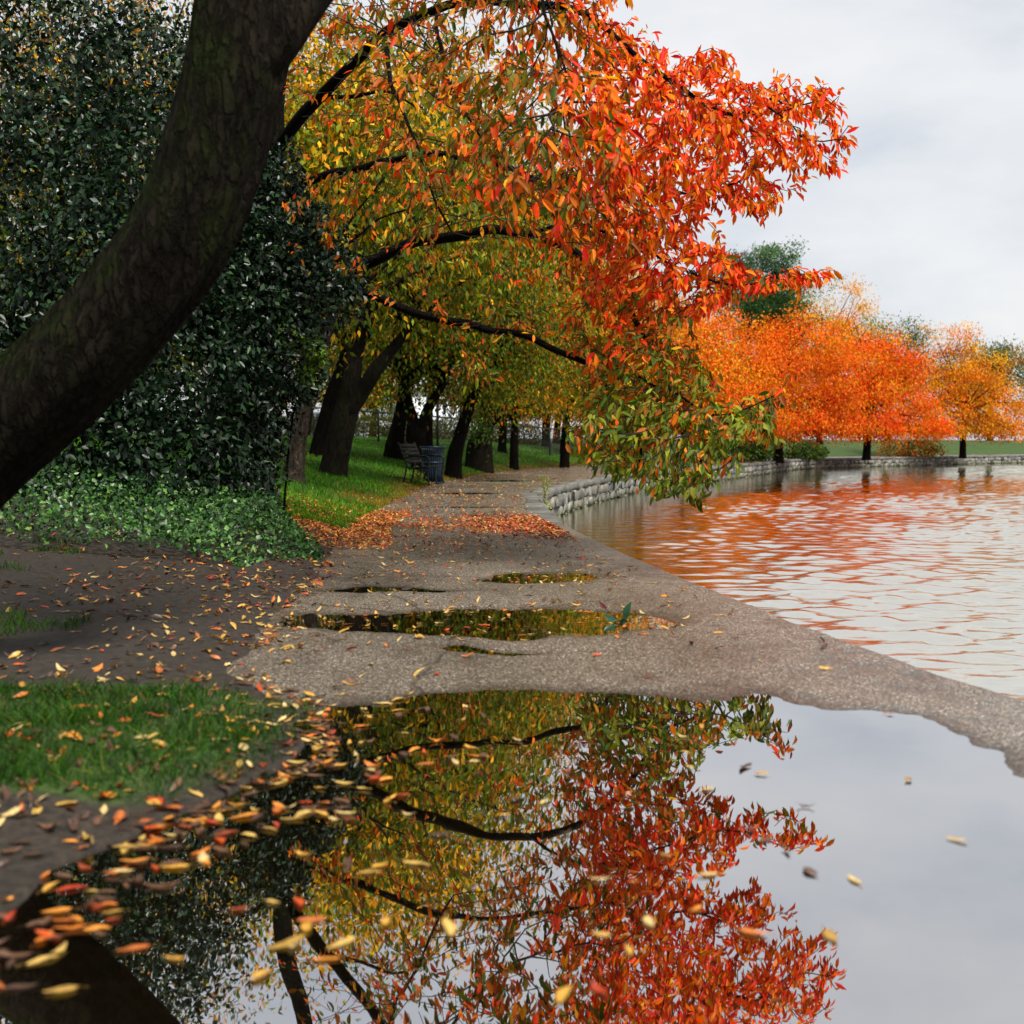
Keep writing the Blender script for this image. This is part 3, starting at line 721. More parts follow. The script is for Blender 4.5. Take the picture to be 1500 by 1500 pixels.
# ------------------------------------------------------------------ trees of the lawn and far bank
def bg_tree(label, px, d, branches, crown, pal, w, nl, bark='bark', L=(.11, .165), name='lawn_tree', group='trees standing on the lawn', droop=.5, clump=.55, flare=1.5, fill=.5, sprout=None):
    """branches: list of [(px,py,r)...] in the plane at distance d; crown: (px, z, rx, ry, rz) in metres"""
    bx = P(px, 650, d)[0]; bz = float(gz(bx, d))
    t = thing(name, label, 'tree', (bx, d, bz), group)
    mb = MB(); ends = []
    for bi, br in enumerate(branches):
        pts = []; rs_ = []
        for k, (qx, qy, r) in enumerate(br):
            yv = d + (R.normal(0, .15) if k > 1 else 0)
            pts.append(P(qx, qy, yv)); rs_.append(r)
        if bi == 0:
            pts = [np.array([bx, d, bz - .12])] + pts; rs_ = [rs_[0] * flare] + rs_
            v = pts[1] - pts[0]; pts.insert(1, pts[0] + v * min(.3, .35 / (np.linalg.norm(v) + .01)) + [0, 0, .0]); rs_.insert(1, rs_[1] * 1.12)
        q = resample(pts, .16); s = np.r_[0, np.cumsum(np.linalg.norm(np.diff(np.array(pts), axis=0), axis=1))]
        sq = np.linspace(0, s[-1], len(q)); rr = np.interp(sq, s, rs_)
        mb.tube(q, rr, 12, rough=.16, seed=int(px) + bi); ends.append((q[-1], rr[-1]))
    c = np.array([P(crown[0], 650, d)[0], d, crown[1]]); cr = np.array(crown[2:5])
    nl = int(nl * 1.9); nc_ = int(nl / 85)
    v = rdir(nc_); r = R.random((nc_, 1)) ** (1 / 2.2)
    cc = c + v * r * cr * (1 + .55 * vnoise(v[:, 0] * 2 + px, v[:, 2] * 2, 7)[:, None] + .35 * vnoise(v[:, 0] * 5 + px, v[:, 2] * 5 + v[:, 1] * 3, 17)[:, None])
    cc[:, 2] -= droop * (np.linalg.norm((cc - c)[:, :2] / cr[:2], axis=1)) ** 2
    cc[:, 2] = np.maximum(cc[:, 2], bz + 1.55 + .9 * R.random(nc_))
    # limbs into the crown
    for k in range(min(26, nc_)):
        e, er = ends[k % len(ends)]
        m = (e + cc[k]) / 2 + R.normal(0, .3, 3) + [0, 0, .25]
        q = resample([e, m, cc[k]], .3); mb.tube(q, np.linspace(er * .45, .012, len(q)), 5, cap=False)
    mb.build('trunk', M[bark], t, True)
    per = nl // nc_
    hue = R.random(nc_) + .25 * v[:, 2]
    order = np.argsort(hue)
    p = np.repeat(cc, per, 0) + R.normal(0, 1, (nc_ * per, 3)) * np.array([clump, clump, clump * .62])
    k = len(p); out = (p - c) / cr
    col = pick(pal, nc_, w)[np.repeat(np.arange(nc_), per)] * R.uniform(.65, 1.3, (k, 1))
    if group == 'trees standing on the lawn':
        lowc = (p[:, 2] < bz + 4.3 + R.normal(0, .5, k)) & (R.random(k) < .75); col[lowc] = pick([GREEN, OLIVE, DGREEN, LGREEN, BROR], int(lowc.sum()), [3, 1.2, 1.4, 3.0, .35])
        hi = (p[:, 2] > bz + 5.6 + R.normal(0, .8, k)) & (R.random(k) < .5); col[hi] = pick([GOLD, GD2, BROR, YEL, ORA], int(hi.sum()), [3, 3, 1.4, 1, .7])
    alt = pick(pal, k, w); sel = R.random(k) < .3; col[sel] = alt[sel]
    mb = MB(); Ls = R.uniform(*L, k)
    leaves(mb, p, out * .3 + R.normal(0, .5, (k, 3)) + [0, 0, -.7], out * .4 + R.normal(0, .6, (k, 3)) + [0, -.2, .6], Ls, Ls * R.uniform(.36, .5, k), np.clip(col, 0, .9), False)
    mb.build('crown', M['leaf_far'], t)
    if sprout:
        ps = np.array([P(sprout[0] + R.normal(0, sprout[2]), sprout[1] + R.normal(0, sprout[3]), d - .45 + R.normal(0, .15)) for _ in range(420)])
        mb = MB(); k = len(ps)
        leaves(mb, ps, R.normal(0, .5, (k, 3)) + [0, -.2, -.5], R.normal(0, .5, (k, 3)) + [0, -.4, .6], R.uniform(.08, .13, k), R.uniform(.04, .06, k), pick([(.05, .11, .015), (.09, .17, .02)], k), False)
        mb.build('sprout_leaves', M['leaf_far'], t)
    return t
LG2 = (.11, .18, .012); GD2 = (.40, .19, .010)
GY = [GREEN, LG2, GD2, OLIVE, (.34, .20, .010)]; GOLDP = [GD2, (.40, .23, .012), LG2, OLIVE, BROR]; ORP = [ORA, GOLD, REDOR, BROR, LGREEN]
DG = [GREEN, OLIVE, DGREEN, LG2, GD2]
bg_tree('slender pale barked tree nearest the leafy path edge', 430, 20, [[(432, 680, .165), (440, 630, .14), (452, 575, .11), (466, 530, .10), (485, 460, .08)]],
        (500, 5.4, 2.6, 2.2, 2.3), [GOLD, LGREEN, GREEN, YEL, OLIVE], [2, 2.5, 2.5, 1.2, 1.5], 6500, 'bark_light')
bg_tree('dark leaning tree between the pale trunk and the thick forked one', 464, 32, [[(470, 640, .2), (482, 595, .18), (497, 550, .17), (508, 515, .14)]],
        (520, 7.2, 4.2, 3, 4.6), GY, [2.5, 2, 2.5, 1.5, 1.5], 9000)
bg_tree('thick dark tree forking low with flared base on the grass', 484, 25, [[(492, 665, .30), (502, 625, .27), (510, 592, .25), (514, 560, .20), (520, 515, .17), (540, 460, .13)],
        [(508, 605, .20), (530, 575, .16), (548, 545, .14), (572, 515, .11), (600, 480, .08)]],
        (560, 6.4, 4.2, 3, 3.4), GY, [2.6, 2, 2.6, 2, 1.4], 11000, 'bark_mid')
bg_tree('dark tree with buttressed foot behind the bench back', 577, 38, [[(579, 655, .30), (583, 630, .22), (589, 600, .19), (592, 575, .17), (600, 535, .14)]],
        (590, 6.6, 4.6, 3.4, 4.2), DG, [2.6, 2, 1, 1.6, 1], 9000)
bg_tree('thin dark tree just right of the buttressed one', 599, 46, [[(599, 650, .13), (601, 610, .12), (598, 570, .1)]],
        (610, 7.6, 4.4, 3.4, 4.8), GY, [2, 2, 2, 1.4, 1.4], 8000)
bg_tree('crooked tree split into two limbs right behind the trash can', 612, 34, [[(613, 680, .23), (611, 655, .21), (614, 635, .20), (606, 612, .12), (599, 590, .11), (588, 560, .09)],
        [(615, 640, .15), (622, 612, .14), (634, 588, .12), (652, 558, .10)]],
        (640, 5.9, 4.2, 3.2, 3.8), DG, [3, 2.4, 1.4, 1.4, 1], 9500)
bg_tree('thin straight tree standing by the fence left of its tall post', 627, 50, [[(628, 635, .16), (629, 610, .14), (632, 570, .11)]],
        (660, 8.2, 4.6, 3.4, 5.2), GOLDP, [2, 1.5, 2, 1.4, 1], 8000)
bg_tree('bare dark trunk leaning right beside the trash can', 664, 35, [[(667, 668, .23), (674, 640, .19), (684, 607, .175), (696, 574, .15), (716, 540, .11)]],
        (720, 5.6, 3.8, 3.2, 3.4), [OLIVE, GREEN, LGREEN, BROR, ORA], [2.4, 2, 2, 1, .9], 9000)
bg_tree('stout swollen trunk with green sprouts growing from it', 702, 42, [[(703, 662, .46), (705, 648, .43), (710, 636, .30), (712, 610, .21), (714, 570, .18), (722, 540, .13)]],
        (740, 6.6, 4.4, 3.4, 4.4), [OLIVE, GREEN, LGREEN, GOLD, ORA], [2, 2, 2, 1.4, 1], 9500, 'bark_mid', sprout=(702, 628, 12, 14), flare=1.2)
bg_tree('thin tree beyond the swollen trunk near the fence', 736, 55, [[(737, 632, .18), (738, 610, .14), (740, 580, .11)]],
        (750, 8.2, 4.4, 3.6, 5.4), GOLDP, [2, 2, 2, 1.4, 1], 8000)
bg_tree('small dark trunk with a low side limb left of the open lawn', 753, 47, [[(753, 650, .15), (754, 630, .13), (755, 605, .12), (757, 585, .10), (770, 550, .08)],
        [(754, 612, .09), (738, 609, .08), (722, 622, .06)]],
        (790, 6.0, 3.9, 3.2, 3.9), [GOLD, ORA, LGREEN, YEL, OLIVE], [2.4, 1.6, 2, 1.6, 1.2], 9500)
bg_tree('dark trunk half hidden behind the hanging spray at the wall bend', 827, 52, [[(828, 640, .18), (830, 615, .15), (838, 585, .12), (856, 560, .09)]],
        (870, 5.8, 4.2, 3.6, 3.8), [GOLD, ORA, LGREEN, YEL, BROR], [2, 2.2, 1.4, 1.4, 1], 9000)
bg_tree('golden leaved tree beyond the fence seen left of the forked trunk', 448, 62, [[(450, 625, .2), (455, 590, .17)]],
        (455, 7.2, 5.2, 4, 5.4), [GOLD, ORA, YEL, BROR, LGREEN], [3, 2, 2, 1, 1], 7500, L=(.14, .22))
bg_tree('tall golden tree far behind the open lawn', 800, 66, [[(800, 625, .22), (803, 590, .18)]],
        (800, 8.5, 6, 4, 6.5), [GOLD, ORA, YEL, LGREEN, BROR], [2.4, 2, 2, 1.2, 1], 9000, L=(.14, .22))
bg_tree('yellow green tree behind the evergreen shrub at left', 330, 30, [[(332, 640, .2), (340, 560, .17)]],
        (350, 7.0, 4.6, 3, 4.6), GY, [2.4, 2, 2.4, 1.4, 1.5], 9500)
bg_tree('olive tree at the far left behind the dark shrubs', 110, 27, [[(112, 640, .22), (118, 560, .19)]],
        (110, 7.4, 5.0, 3, 5.6), DG, [2.4, 2, 2, 1.4, .6], 16000)
bg_tree('low branched green tree beyond the fence behind the stout swollen trunk', 715, 68, [[(716, 630, .2), (718, 600, .16)]],
        (715, 5.0, 3.6, 3, 3.6), DG, [3, 2, 2, 1.6, .6], 7000, L=(.14, .21), droop=1.4)
bg_tree('low branched green tree beyond the fence behind the open gap right of the forked trunk', 545, 70, [[(546, 630, .2), (549, 600, .16)]],
        (540, 5.2, 3.0, 3, 3.6), DG, [3, 2, 2, 1.6, 1], 6500, L=(.14, .21), droop=1.4)
bg_tree('low golden green tree beyond the fence at the right end of the lawn', 815, 72, [[(816, 630, .2), (818, 600, .16)]],
        (820, 4.6, 3.8, 3, 3.4), [LG2, GD2, OLIVE, GREEN], [2, 2, 1.4, 2], 7500, L=(.14, .21), droop=1.6)
# far bank on the right
FB = 'trees along the far bank'
bg_tree('bright orange tree on the far bank nearest the wall bend', 1030, 66, [[(1031, 630, .22), (1033, 600, .18)]],
        (1045, 4.4, 4.4, 3.4, 4.0), [ORA, REDOR, GOLD, BROR], [5, 2.6, 1.8, 1.2], 20000, L=(.13, .2), name='bank_tree', group=FB, clump=.46, droop=2.4)
bg_tree('widest bright orange tree on the far bank at right', 1140, 72, [[(1141, 630, .24), (1144, 600, .2)]],
        (1150, 4.6, 5.4, 3.6, 4.4), [ORA, REDOR, GOLD, BROR], [5, 2.6, 1.8, 1.2], 24000, L=(.13, .2), name='bank_tree', group=FB, clump=.46, droop=2.4)
bg_tree('reddish orange tree on the far bank beyond the widest one', 1270, 84, [[(1271, 630, .24), (1274, 600, .2)]],
        (1270, 4.8, 5.4, 3.6, 4.4), [ORA, REDOR, GOLD, RED], [4, 3, 1.4, .8], 18000, L=(.15, .22), name='bank_tree', group=FB, clump=.46, droop=2.4)
bg_tree('golden orange tree at the right end of the far bank', 1410, 96, [[(1411, 632, .24), (1414, 600, .2)]],
        (1410, 4.9, 6.2, 3.8, 4.6), [GOLD, ORA, YEL, BROR], [3, 3, 1.4, 1], 16000, L=(.16, .24), name='bank_tree', group=FB, clump=.46, droop=2.4)
bg_tree('yellow tree behind the orange ones on the far bank', 1200, 104, [[(1200, 632, .26), (1203, 560, .22)]],
        (1205, 9.6, 4.4, 4, 4.2), [GOLD, YEL, LGREEN], [3, 2, 1], 8000, L=(.18, .26), name='bank_tree', group=FB)
bg_tree('dark green round tree rising behind the bright orange trees', 1130, 98, [[(1130, 630, .26), (1132, 560, .22)]],
        (1130, 11.0, 2.7, 3, 2.3), [(.02, .055, .012), (.035, .08, .018)], None, 6500, L=(.2, .28), name='bank_tree', group=FB, clump=.4)
bg_tree('tall airy pale green tree standing above the far bank against the sky', 1115, 120, [[(1116, 600, .35), (1114, 520, .3), (1108, 440, .22)], [(1114, 520, .2), (1130, 450, .16), (1140, 400, .1)]],
        (1112, 15.6, 4.4, 3, 5.2), [(.07, .13, .07), (.10, .18, .06), (.05, .1, .05)], None, 8000, 'bark_mid', L=(.25, .36), name='bank_tree', group=FB, clump=.5)
bg_tree('small green tree right of the tall airy one on the skyline', 1300, 125, [[(1300, 600, .3), (1302, 520, .22)]],
        (1300, 9.5, 5.0, 3.6, 4.6), [(.05, .1, .03), (.09, .15, .04), GOLD], [3, 3, 1], 6000, 'bark_mid', L=(.24, .34), name='bank_tree', group=FB, clump=.7)
bg_tree('dull green tree at the far right edge of the skyline', 1450, 140, [[(1450, 600, .3), (1452, 540, .22)]],
        (1450, 8.8, 7.5, 4, 4.6), [(.05, .1, .03), (.09, .13, .04), GOLD], [3, 3, 1.5], 7000, 'bark_mid', L=(.26, .36), name='bank_tree', group=FB, clump=.8)
bg_tree('golden green tree at the path bend behind the hanging green spray', 935, 61, [[(936, 640, .2), (938, 600, .17)]],
        (935, 5.4, 4.6, 3.4, 4.2), [GOLD, LGREEN, ORA, OLIVE, GREEN], [2, 2, 1.6, 1.4, 1.4], 13000, L=(.13, .19), name='bank_tree', group=FB, droop=1.8)
bg_tree('rounded orange tree low over the wall beside the hanging spray', 1000, 60, [[(1001, 648, .14), (1003, 625, .11)]],
        (1000, 4.4, 3.4, 2.8, 3.3), [ORA, REDOR, GOLD, YEL], [3, 2, 1.6, 1], 12000, L=(.13, .19), name='bank_tree', group=FB, droop=1.2)
bg_tree('dark green tree at the far left beyond the mown lawn', 215, 48, [[(216, 640, .24), (220, 560, .2)]],
        (220, 6.4, 5.4, 3, 5.4), DG, [3, 2, 1.5, 1, .6], 13000, L=(.14, .2))
bg_tree('broad olive gold tree furthest back at the left edge', 40, 44, [[(42, 640, .24), (48, 560, .2)]],
        (40, 6.4, 5.6, 3, 5.4), DG, [2, 2, 1, 1.4, 1.4], 13000, L=(.14, .2))
# low bushes on the far bank
for k, (px, d, rx, rz, pal, lab) in enumerate([(1085, 70, 1.5, .9, [DGREEN, GREEN], 'low dark green bush at the foot of the bright orange trees'),
                                 (1165, 82, 1.8, .9, [DGREEN, GREEN], 'dark green bush on the far bank behind the wall at right'),
                                 (1330, 96, 2.6, 1.0, [GREEN, OLIVE, ORA], 'mixed green and orange bush further along the far bank')]):
    b = P(px, 650, d); g = float(gz(b[0], d)); pyc = 650 - (g + rz * .6 - 1) * F / d
    shrub('bank_bush', lab, [(px, pyc, d, rx, rz, 1.0), (px + 18, pyc + 4, d, rx * .7, rz * .8, .9)], 2600, (.14, .22), pal, None, [([np.array([b[0], d, g]), np.array([b[0], d, g + rz])], .05, .02)], M['leaf_far'], 'bush', base=(b[0], d, g), group='bushes on the far bank')

# ------------------------------------------------------------------ grass
def grass(n, xs, ys, h, w, cols, lean=.35):
    z = gz(xs, ys); k = len(xs)
    a = R.uniform(0, 6.28, k); s = np.stack([np.cos(a), np.sin(a), 0 * a], 1) * w[:, None]
    ln = R.normal(0, lean, (k, 2))
    b = np.stack([xs, ys, z - .01], 1)
    tp = b + np.stack([ln[:, 0] * h, ln[:, 1] * h, h], 1)
    md = b + (tp - b) * .55 + np.stack([-ln[:, 0] * h * .12, -ln[:, 1] * h * .12, 0 * h], 1)
    V = np.stack([b - s, b + s, md + s * .7, md - s * .7, tp], 1)
    off = (np.arange(k) * 5)[:, None]
    return V.reshape(-1, 3), np.array([[3, 2, 4]]) + off, np.array([[0, 1, 2, 3]]) + off, np.repeat(cols, 5, 0)
n = 120000
yy = 14.2 + 50 * R.random(n) ** 1.7; s_ = 12 * R.random(n) ** 1.5 * (.4 + yy / 45)
xx = XL(yy) - s_ * np.sqrt(1 + ((XL(yy + .5) - XL(yy - .5))) ** 2) + R.normal(0, .03, n)
edge_n = s_ + 1.1 * vnoise(xx * .9, yy * .5, 51)
gold = (1 - sstep(edge_n, .25, 1.0)) * (sstep(yy, 17.5, 20) * .95)
c = pick([(.045, .17, .008), (.085, .27, .010), (.14, .32, .014), (.028, .10, .008)], n, [3, 3, 1.2, 1.5])
patch = vnoise(xx * .45, yy * .3, 52)[:, None]
c = c * (1 + .7 * patch)
brown = R.random(n) < gold
c[brown] = pick([(.30, .17, .02), (.42, .22, .025), (.2, .15, .02), (.16, .19, .02)], int(brown.sum()))
hgt = R.uniform(.04, .10, n) * (1 - .35 * brown); wd = R.uniform(.003, .006, n) * (.6 + yy / 24)
keep = ~((yy < 15.5) & (s_ > 1.9))
mb = MB()
Vg, Tg, Qg, Cg = grass(n, xx[keep], yy[keep], hgt[keep], wd[keep], np.clip(c[keep], 0, .6)); mb.add(Vg, Tg, Qg, Cg)
# thick tuft on the near verge
n = 9000
yy = R.uniform(3.35, 4.75, n); s_ = R.random(n) ** .9 * 1.3
xx = XL(yy) - .02 - s_ + .22 * vnoise(yy * 6, s_ * 3, 55)
c = pick([(.014, .055, .004), (.03, .10, .006), (.010, .034, .005), (.08, .13, .012), (.14, .09, .03)], n, [3, 3, 2.4, .6, .35]) * (1 + .8 * vnoise(xx * 4, yy * 4, 59))[:, None]
Vg, Tg, Qg, Cg = grass(n, xx, yy, R.uniform(.025, .085, n) * (1 + .9 * vnoise(xx * 5, yy * 5, 60)), R.uniform(.0016, .003, n), c, .7); mb.add(Vg, Tg, Qg, Cg)
n = 46000
yy = R.uniform(4.9, 13, n); s_ = .45 + R.random(n) * 3.6; xx = XL(yy) - s_
kp = vnoise(xx * 1.1, yy * .8, 57) + .5 * vnoise(xx * 4, yy * 3, 58) > .10 - .12 * (s_ > 1.4)
Vg, Tg, Qg, Cg = grass(n, xx[kp], yy[kp], R.uniform(.03, .08, int(kp.sum())), R.uniform(.002, .004, int(kp.sum())), pick([(.03, .085, .008), (.05, .13, .010), (.02, .05, .008)], int(kp.sum())), .5); mb.add(Vg, Tg, Qg, Cg)
o = mb.build('grass', M['blade']); o['kind'] = 'stuff'; o['label'] = 'short green grass with a golden leaf strewn fringe along the path'

# ------------------------------------------------------------------ fallen leaves
YC = [(.55, .36, .09), (.60, .32, .045), (.62, .45, .18), (.40, .24, .05)]; RB = [(.40, .04, .010), (.28, .05, .014), (.52, .075, .010)]; OB = [(.60, .17, .02), (.66, .25, .03), (.45, .12, .02)]; BR = [(.12, .06, .03), (.07, .035, .02)]
FACT = (1.12 - .34 * np.abs(np.linspace(-1, 1, 5))[None] ** 1.0 + .12 * (np.abs(np.linspace(-1, 1, 5))[None] < .1)) * (1 - .28 * np.linspace(0, 1, 9)[:, None] ** 3)
FACT = np.r_[FACT.ravel(), [.5] * 4]
def leafcol(c, seed):
    r = np.random.default_rng(seed); f = FACT * r.uniform(.72, 1.12, len(FACT))
    k = np.clip(np.array(c)[None] * f[:, None], 0, .9); sp = r.random(len(FACT)) < .14
    k[sp] = k[sp] * .5 + np.array([.06, .03, .015]) * .5
    return k
def fall_shape(seed):
    r = np.random.default_rng(seed)
    nu, nv = 9, 5
    u = np.linspace(0, 1, nu); wdt = r.uniform(.24, .37) * np.sin(np.pi * np.clip(u, 0, 1) ** .85) ** .8 * (1 - .15 * u); wdt[0] = .015; wdt[-1] = .01
    v = np.linspace(-1, 1, nv)
    X = u[:, None] - .5 + 0 * v[None]; Y = wdt[:, None] * v[None] * .5 * 1.15
    c1 = r.uniform(-.4, .8); c2 = r.uniform(-.3, .9)
    Z = c1 * (X ** 2) + c2 * 2.2 * (Y ** 2) + .11 * vnoise(X * 5 + seed, Y * 7, seed) 
    Y = Y + r.uniform(-.35, .35) * X ** 2
    V = np.stack([X, Y, Z - Z.min()], -1).reshape(-1, 3); q = grid_quads(nu, nv)
    ex = np.array([[-.5, -.012, Z[0, 2] - Z.min()], [-.5, .012, Z[0, 2] - Z.min()], [-.78, .012 + r.uniform(-.06, .06), .02], [-.78, -.006, .02]])
    n0 = len(V); V = np.vstack([V, ex]); q = np.vstack([q, [[n0, n0 + 1, n0 + 2, n0 + 3]]])
    return V, q
SHAPES = [fall_shape(s) for s in range(12)]
pts = []   # x, y, colour key, size
def drop(x, y, key, size=None): pts.append((float(x), float(y), key, size if size else R.uniform(.04, .075)))
def dpx(px, py, key, size=None):
    d = (CAMZ) * F / (py - 650.0); q = P(px, py, d); drop(q[0], d, key, size * .85 if size else None)
KEYS = ['yellow', 'orange', 'red', 'brown']
def near_w(): return KEYS[R.choice(4, p=[.55, .14, .06, .25])]
for px, py, k, s in [(445, 1262, 'yellow', .062), (440, 1335, 'red', .075), (878, 1300, 'yellow', .058), (930, 1305, 'orange', .045), (1036, 1293, 'yellow', .07), (950, 1365, 'yellow', .07), (740, 1202, 'yellow', .045),
                     (598, 1202, 'yellow', .05), (512, 1210, 'red', .055), (572, 1178, 'yellow', .05), (555, 1118, 'yellow', .045), (358, 1205, 'orange', .1), (352, 1345, 'red', .06), (420, 1400, 'yellow', .1), (500, 1398, 'yellow', .09), (660, 1375, 'yellow', .09),
                     (560, 1035, 'yellow', .1), (585, 1045, 'yellow', .09), (720, 958, 'yellow', .09), (708, 918, 'red', .11), (745, 903, 'orange', .09), (540, 912, 'yellow', .06), (612, 941, 'yellow', .09), (505, 930, 'yellow', .09), (510, 942, 'orange', .08),
                     (1002, 1085, 'yellow', .07), (1002, 1108, 'yellow', .05), (1010, 1130, 'yellow', .06), (1090, 1130, 'brown', .09), (1120, 1240, 'brown', .07), (1150, 1255, 'brown', .05), (1100, 1225, 'brown', .05), (880, 1385, 'yellow', .05), (1020, 1345, 'orange', .05), (640, 995, 'red', .07), (520, 1010, 'red', .09),
                     (400, 1025, 'yellow', .09), (365, 1008, 'yellow', .1), (470, 1030, 'yellow', .08), (1000, 868, 'yellow', .08), (958, 835, 'yellow', .1), (958, 858, 'yellow', .09), (1070, 905, 'brown', .08), (975, 880, 'orange', .09), (920, 1170, 'orange', .05), (760, 1090, 'yellow', .06), (700, 1140, 'brown', .05),
                     (830, 1230, 'brown', .05), (1180, 1190, 'brown', .06), (1250, 1300, 'yellow', .07), (1330, 1150, 'yellow', .06), (1300, 1050, 'orange', .06), (1400, 1240, 'yellow', .07)]:
    dpx(px, py, k, s)
for _ in range(95): dpx(R.uniform(60, 720), R.uniform(955, 1130), near_w())           # left verge of the big puddle
for _ in range(40): dpx(R.uniform(390, 600), R.uniform(1015, 1200), near_w())
for _ in range(34): dpx(R.uniform(60, 640), R.uniform(1130, 1480), near_w())
for _ in range(16): dpx(R.uniform(640, 1300), R.uniform(1020, 1480), near_w())
for _ in range(75): dpx(R.uniform(360, 780), R.uniform(885, 960), near_w(), R.uniform(.05, .08))
for _ in range(26): dpx(R.uniform(690, 910), R.uniform(835, 866), near_w())
for _ in range(50): dpx(R.uniform(780, 1010), R.uniform(885, 940), near_w())
for _ in range(34): dpx(R.uniform(760, 1250), R.uniform(800, 1000), near_w())
for _ in range(110): dpx(R.uniform(340, 480) - 60 * R.random(), R.uniform(850, 960), near_w())
for _ in range(150): dpx(R.uniform(430, 900), R.uniform(800, 900), near_w())
for _ in range(70): dpx(R.uniform(-20, 340), R.uniform(850, 1000), near_w())
n_near = len(pts)
def w_pick(w): return KEYS[R.choice(4, p=np.array(w) / np.sum(w))]
# red drift in the middle and at the water's edge, orange drift by the verge
def scatter(n, y0, y1, fx, w, dens):
    k = 0
    while k < n:
        y = y0 + (y1 - y0) * R.random(); x = fx(y)
        if R.random() > dens(x, y): continue
        drop(x, y, w_pick(w)); k += 1
pathx = lambda y: XL(y) + (XR(y) - .25 - XL(y)) * R.random()
scatter(3400, 12.6, 17.0, lambda y: XR(y) - .25 - abs(R.normal(0, .55)), [1.2, 2, 5, 1.2], lambda x, y: np.clip(1.1 - abs(y - 14.6 + .5 * (x - .5)) / 1.9, 0, 1) * (.4 + 1.2 * (vnoise(x * 2.5, y * 1.5, 71) + .5)))
scatter(1000, 11.5, 19.5, pathx, [1.2, 2, 3.4, 1], lambda x, y: np.clip(1.05 - abs(y - 15) / 3.4, 0, 1) * np.clip(vnoise(x * 2, y * 1.2, 72) * 2.4 + .45, 0, 1))
scatter(6000, 11.6, 18.6, lambda y: XL(y) + .55 - abs(R.normal(0, .85)), [1.6, 5, 2.6, .9], lambda x, y: np.clip(1.15 - abs(y - 15.0) / 3.4, 0, 1))
scatter(1300, 9, 24, pathx, [3, 2, 2, 1.5], lambda x, y: .8)
scatter(1500, 19, 58, lambda y: XL(y) + R.normal(-.1, .35 + .01 * y), [4, 3, 1.6, 1.5], lambda x, y: .4 + vnoise(x, y * .5, 73))
scatter(900, 22, 60, pathx, [4, 2, 1, 1], lambda x, y: np.clip(vnoise(x * 1.2, y * .5, 74) * 3 + .3, 0, 1))
scatter(700, 18, 50, lambda y: XL(y) - 8 * R.random() ** 1.3, [4, 2, 1, 1], lambda x, y: 1)
scatter(1500, 4.9, 13, lambda y: XL(y) + .1 - 3.4 * R.random() ** 1.5, [2.2, 1.6, 1.2, 5], lambda x, y: np.clip(.5 + 1.6 * vnoise(x * 2, y * 1.6, 75), .05, 1))
scatter(420, 3.0, 5.2, lambda y: XL(y) + .12 - 1.3 * R.random() ** 1.8, [2.4, 1.4, .8, 3.5], lambda x, y: 1)
scatter(260, 2.1, 3.4, lambda y: XL(y) + .35 - 1.0 * R.random(), [2, 1.2, .8, 4], lambda x, y: 1)
LM = {k: v for k, v in zip(KEYS, (YC, OB, RB, BR))}
COLN = {'yellow': 'yellow', 'orange': 'orange', 'red': 'dark red', 'brown': 'dark brown'}
pts = [p_ for p_ in pts if p_[0] < XR(p_[1]) - .12]
def vis(p_):
    px = 750 + F * p_[0] / p_[1]; py = 650 + F / p_[1]
    return p_[3] / p_[1] if (-10 < px < 1510 and py < 1500) else -1
order = sorted(range(len(pts)), key=lambda i: -vis(pts[i]))
indiv = set(order[:300])
meshes = {}
stuff = MB(); used = {}
for i, (x, y, key, size) in enumerate(pts):
    z = float(gz(x, y)); wet = False
    if x > XL(y) and z < .0025: z = .0025; wet = True
    si = int(R.integers(len(SHAPES))); yaw = R.uniform(0, 6.28); tx, ty = R.normal(0, .05 if wet else .24, 2)
    lift = (.0006 if wet else .002) + size * .5 * (abs(tx) + abs(ty)) * (.12 if wet else .35)
    if i in indiv:
        ci = int(R.integers(len(LM[key]))); mk = (si, key, ci)
        if mk not in meshes:
            V, q = SHAPES[si]; meshes[mk] = make_mesh('fallen_leaf', V, None, q, M['litter'], leafcol(LM[key][ci], si * 31 + ci), True)
        o = link(bpy.data.objects.new('fallen_leaf', meshes[mk]))
        o.location = (x, y, z + lift); o.rotation_euler = (tx, ty, yaw); o.scale = (size, size, size * (.45 if wet else 1))
        if wet:
            where = 'floating on the large front puddle' if y < 5.6 else 'lying in the narrow puddle across the middle of the path' if y < 8.2 else 'in the small puddle further up the path'
        elif x < XL(y): where = 'on the grassy verge beside the front puddle' if y < 5.2 else 'on the bare soil left of the path'
        else: where = 'on the wet asphalt between the puddles' if y < 8 else 'on the grey asphalt beyond the narrow puddle'
        lab = ('small ' if size < .058 else '') + COLN[key] + ' fallen leaf ' + where
        tag(o, lab, 'leaf', lab.replace(' leaf ', ' leaves ', 1))
    else:
        V, q = SHAPES[si]; V = V * size
        cx, sx, cy_, sy_ = math.cos(tx), math.sin(tx), math.cos(ty), math.sin(ty); ca, sa = math.cos(yaw), math.sin(yaw)
        Rm = np.array([[ca, -sa, 0], [sa, ca, 0], [0, 0, 1]]) @ np.array([[cy_, 0, sy_], [0, 1, 0], [-sy_, 0, cy_]]) @ np.array([[1, 0, 0], [0, cx, -sx], [0, sx, cx]])
        c = np.array(LM[key][int(R.integers(len(LM[key])))]) * R.uniform(.75, 1.2)
        hz = R.random() * .03 if (11.5 < y < 18 and (x > XR(y) - .8 or x < XL(y) + .2)) else 0
        stuff.add(V @ Rm.T + [x, y, z + lift + hz], None, q, leafcol(c, i))
o = stuff.build('leaf_litter', M['litter'], None, True); o['kind'] = 'stuff'; o['label'] = 'red, orange and yellow leaf litter drifted across the path and verge'

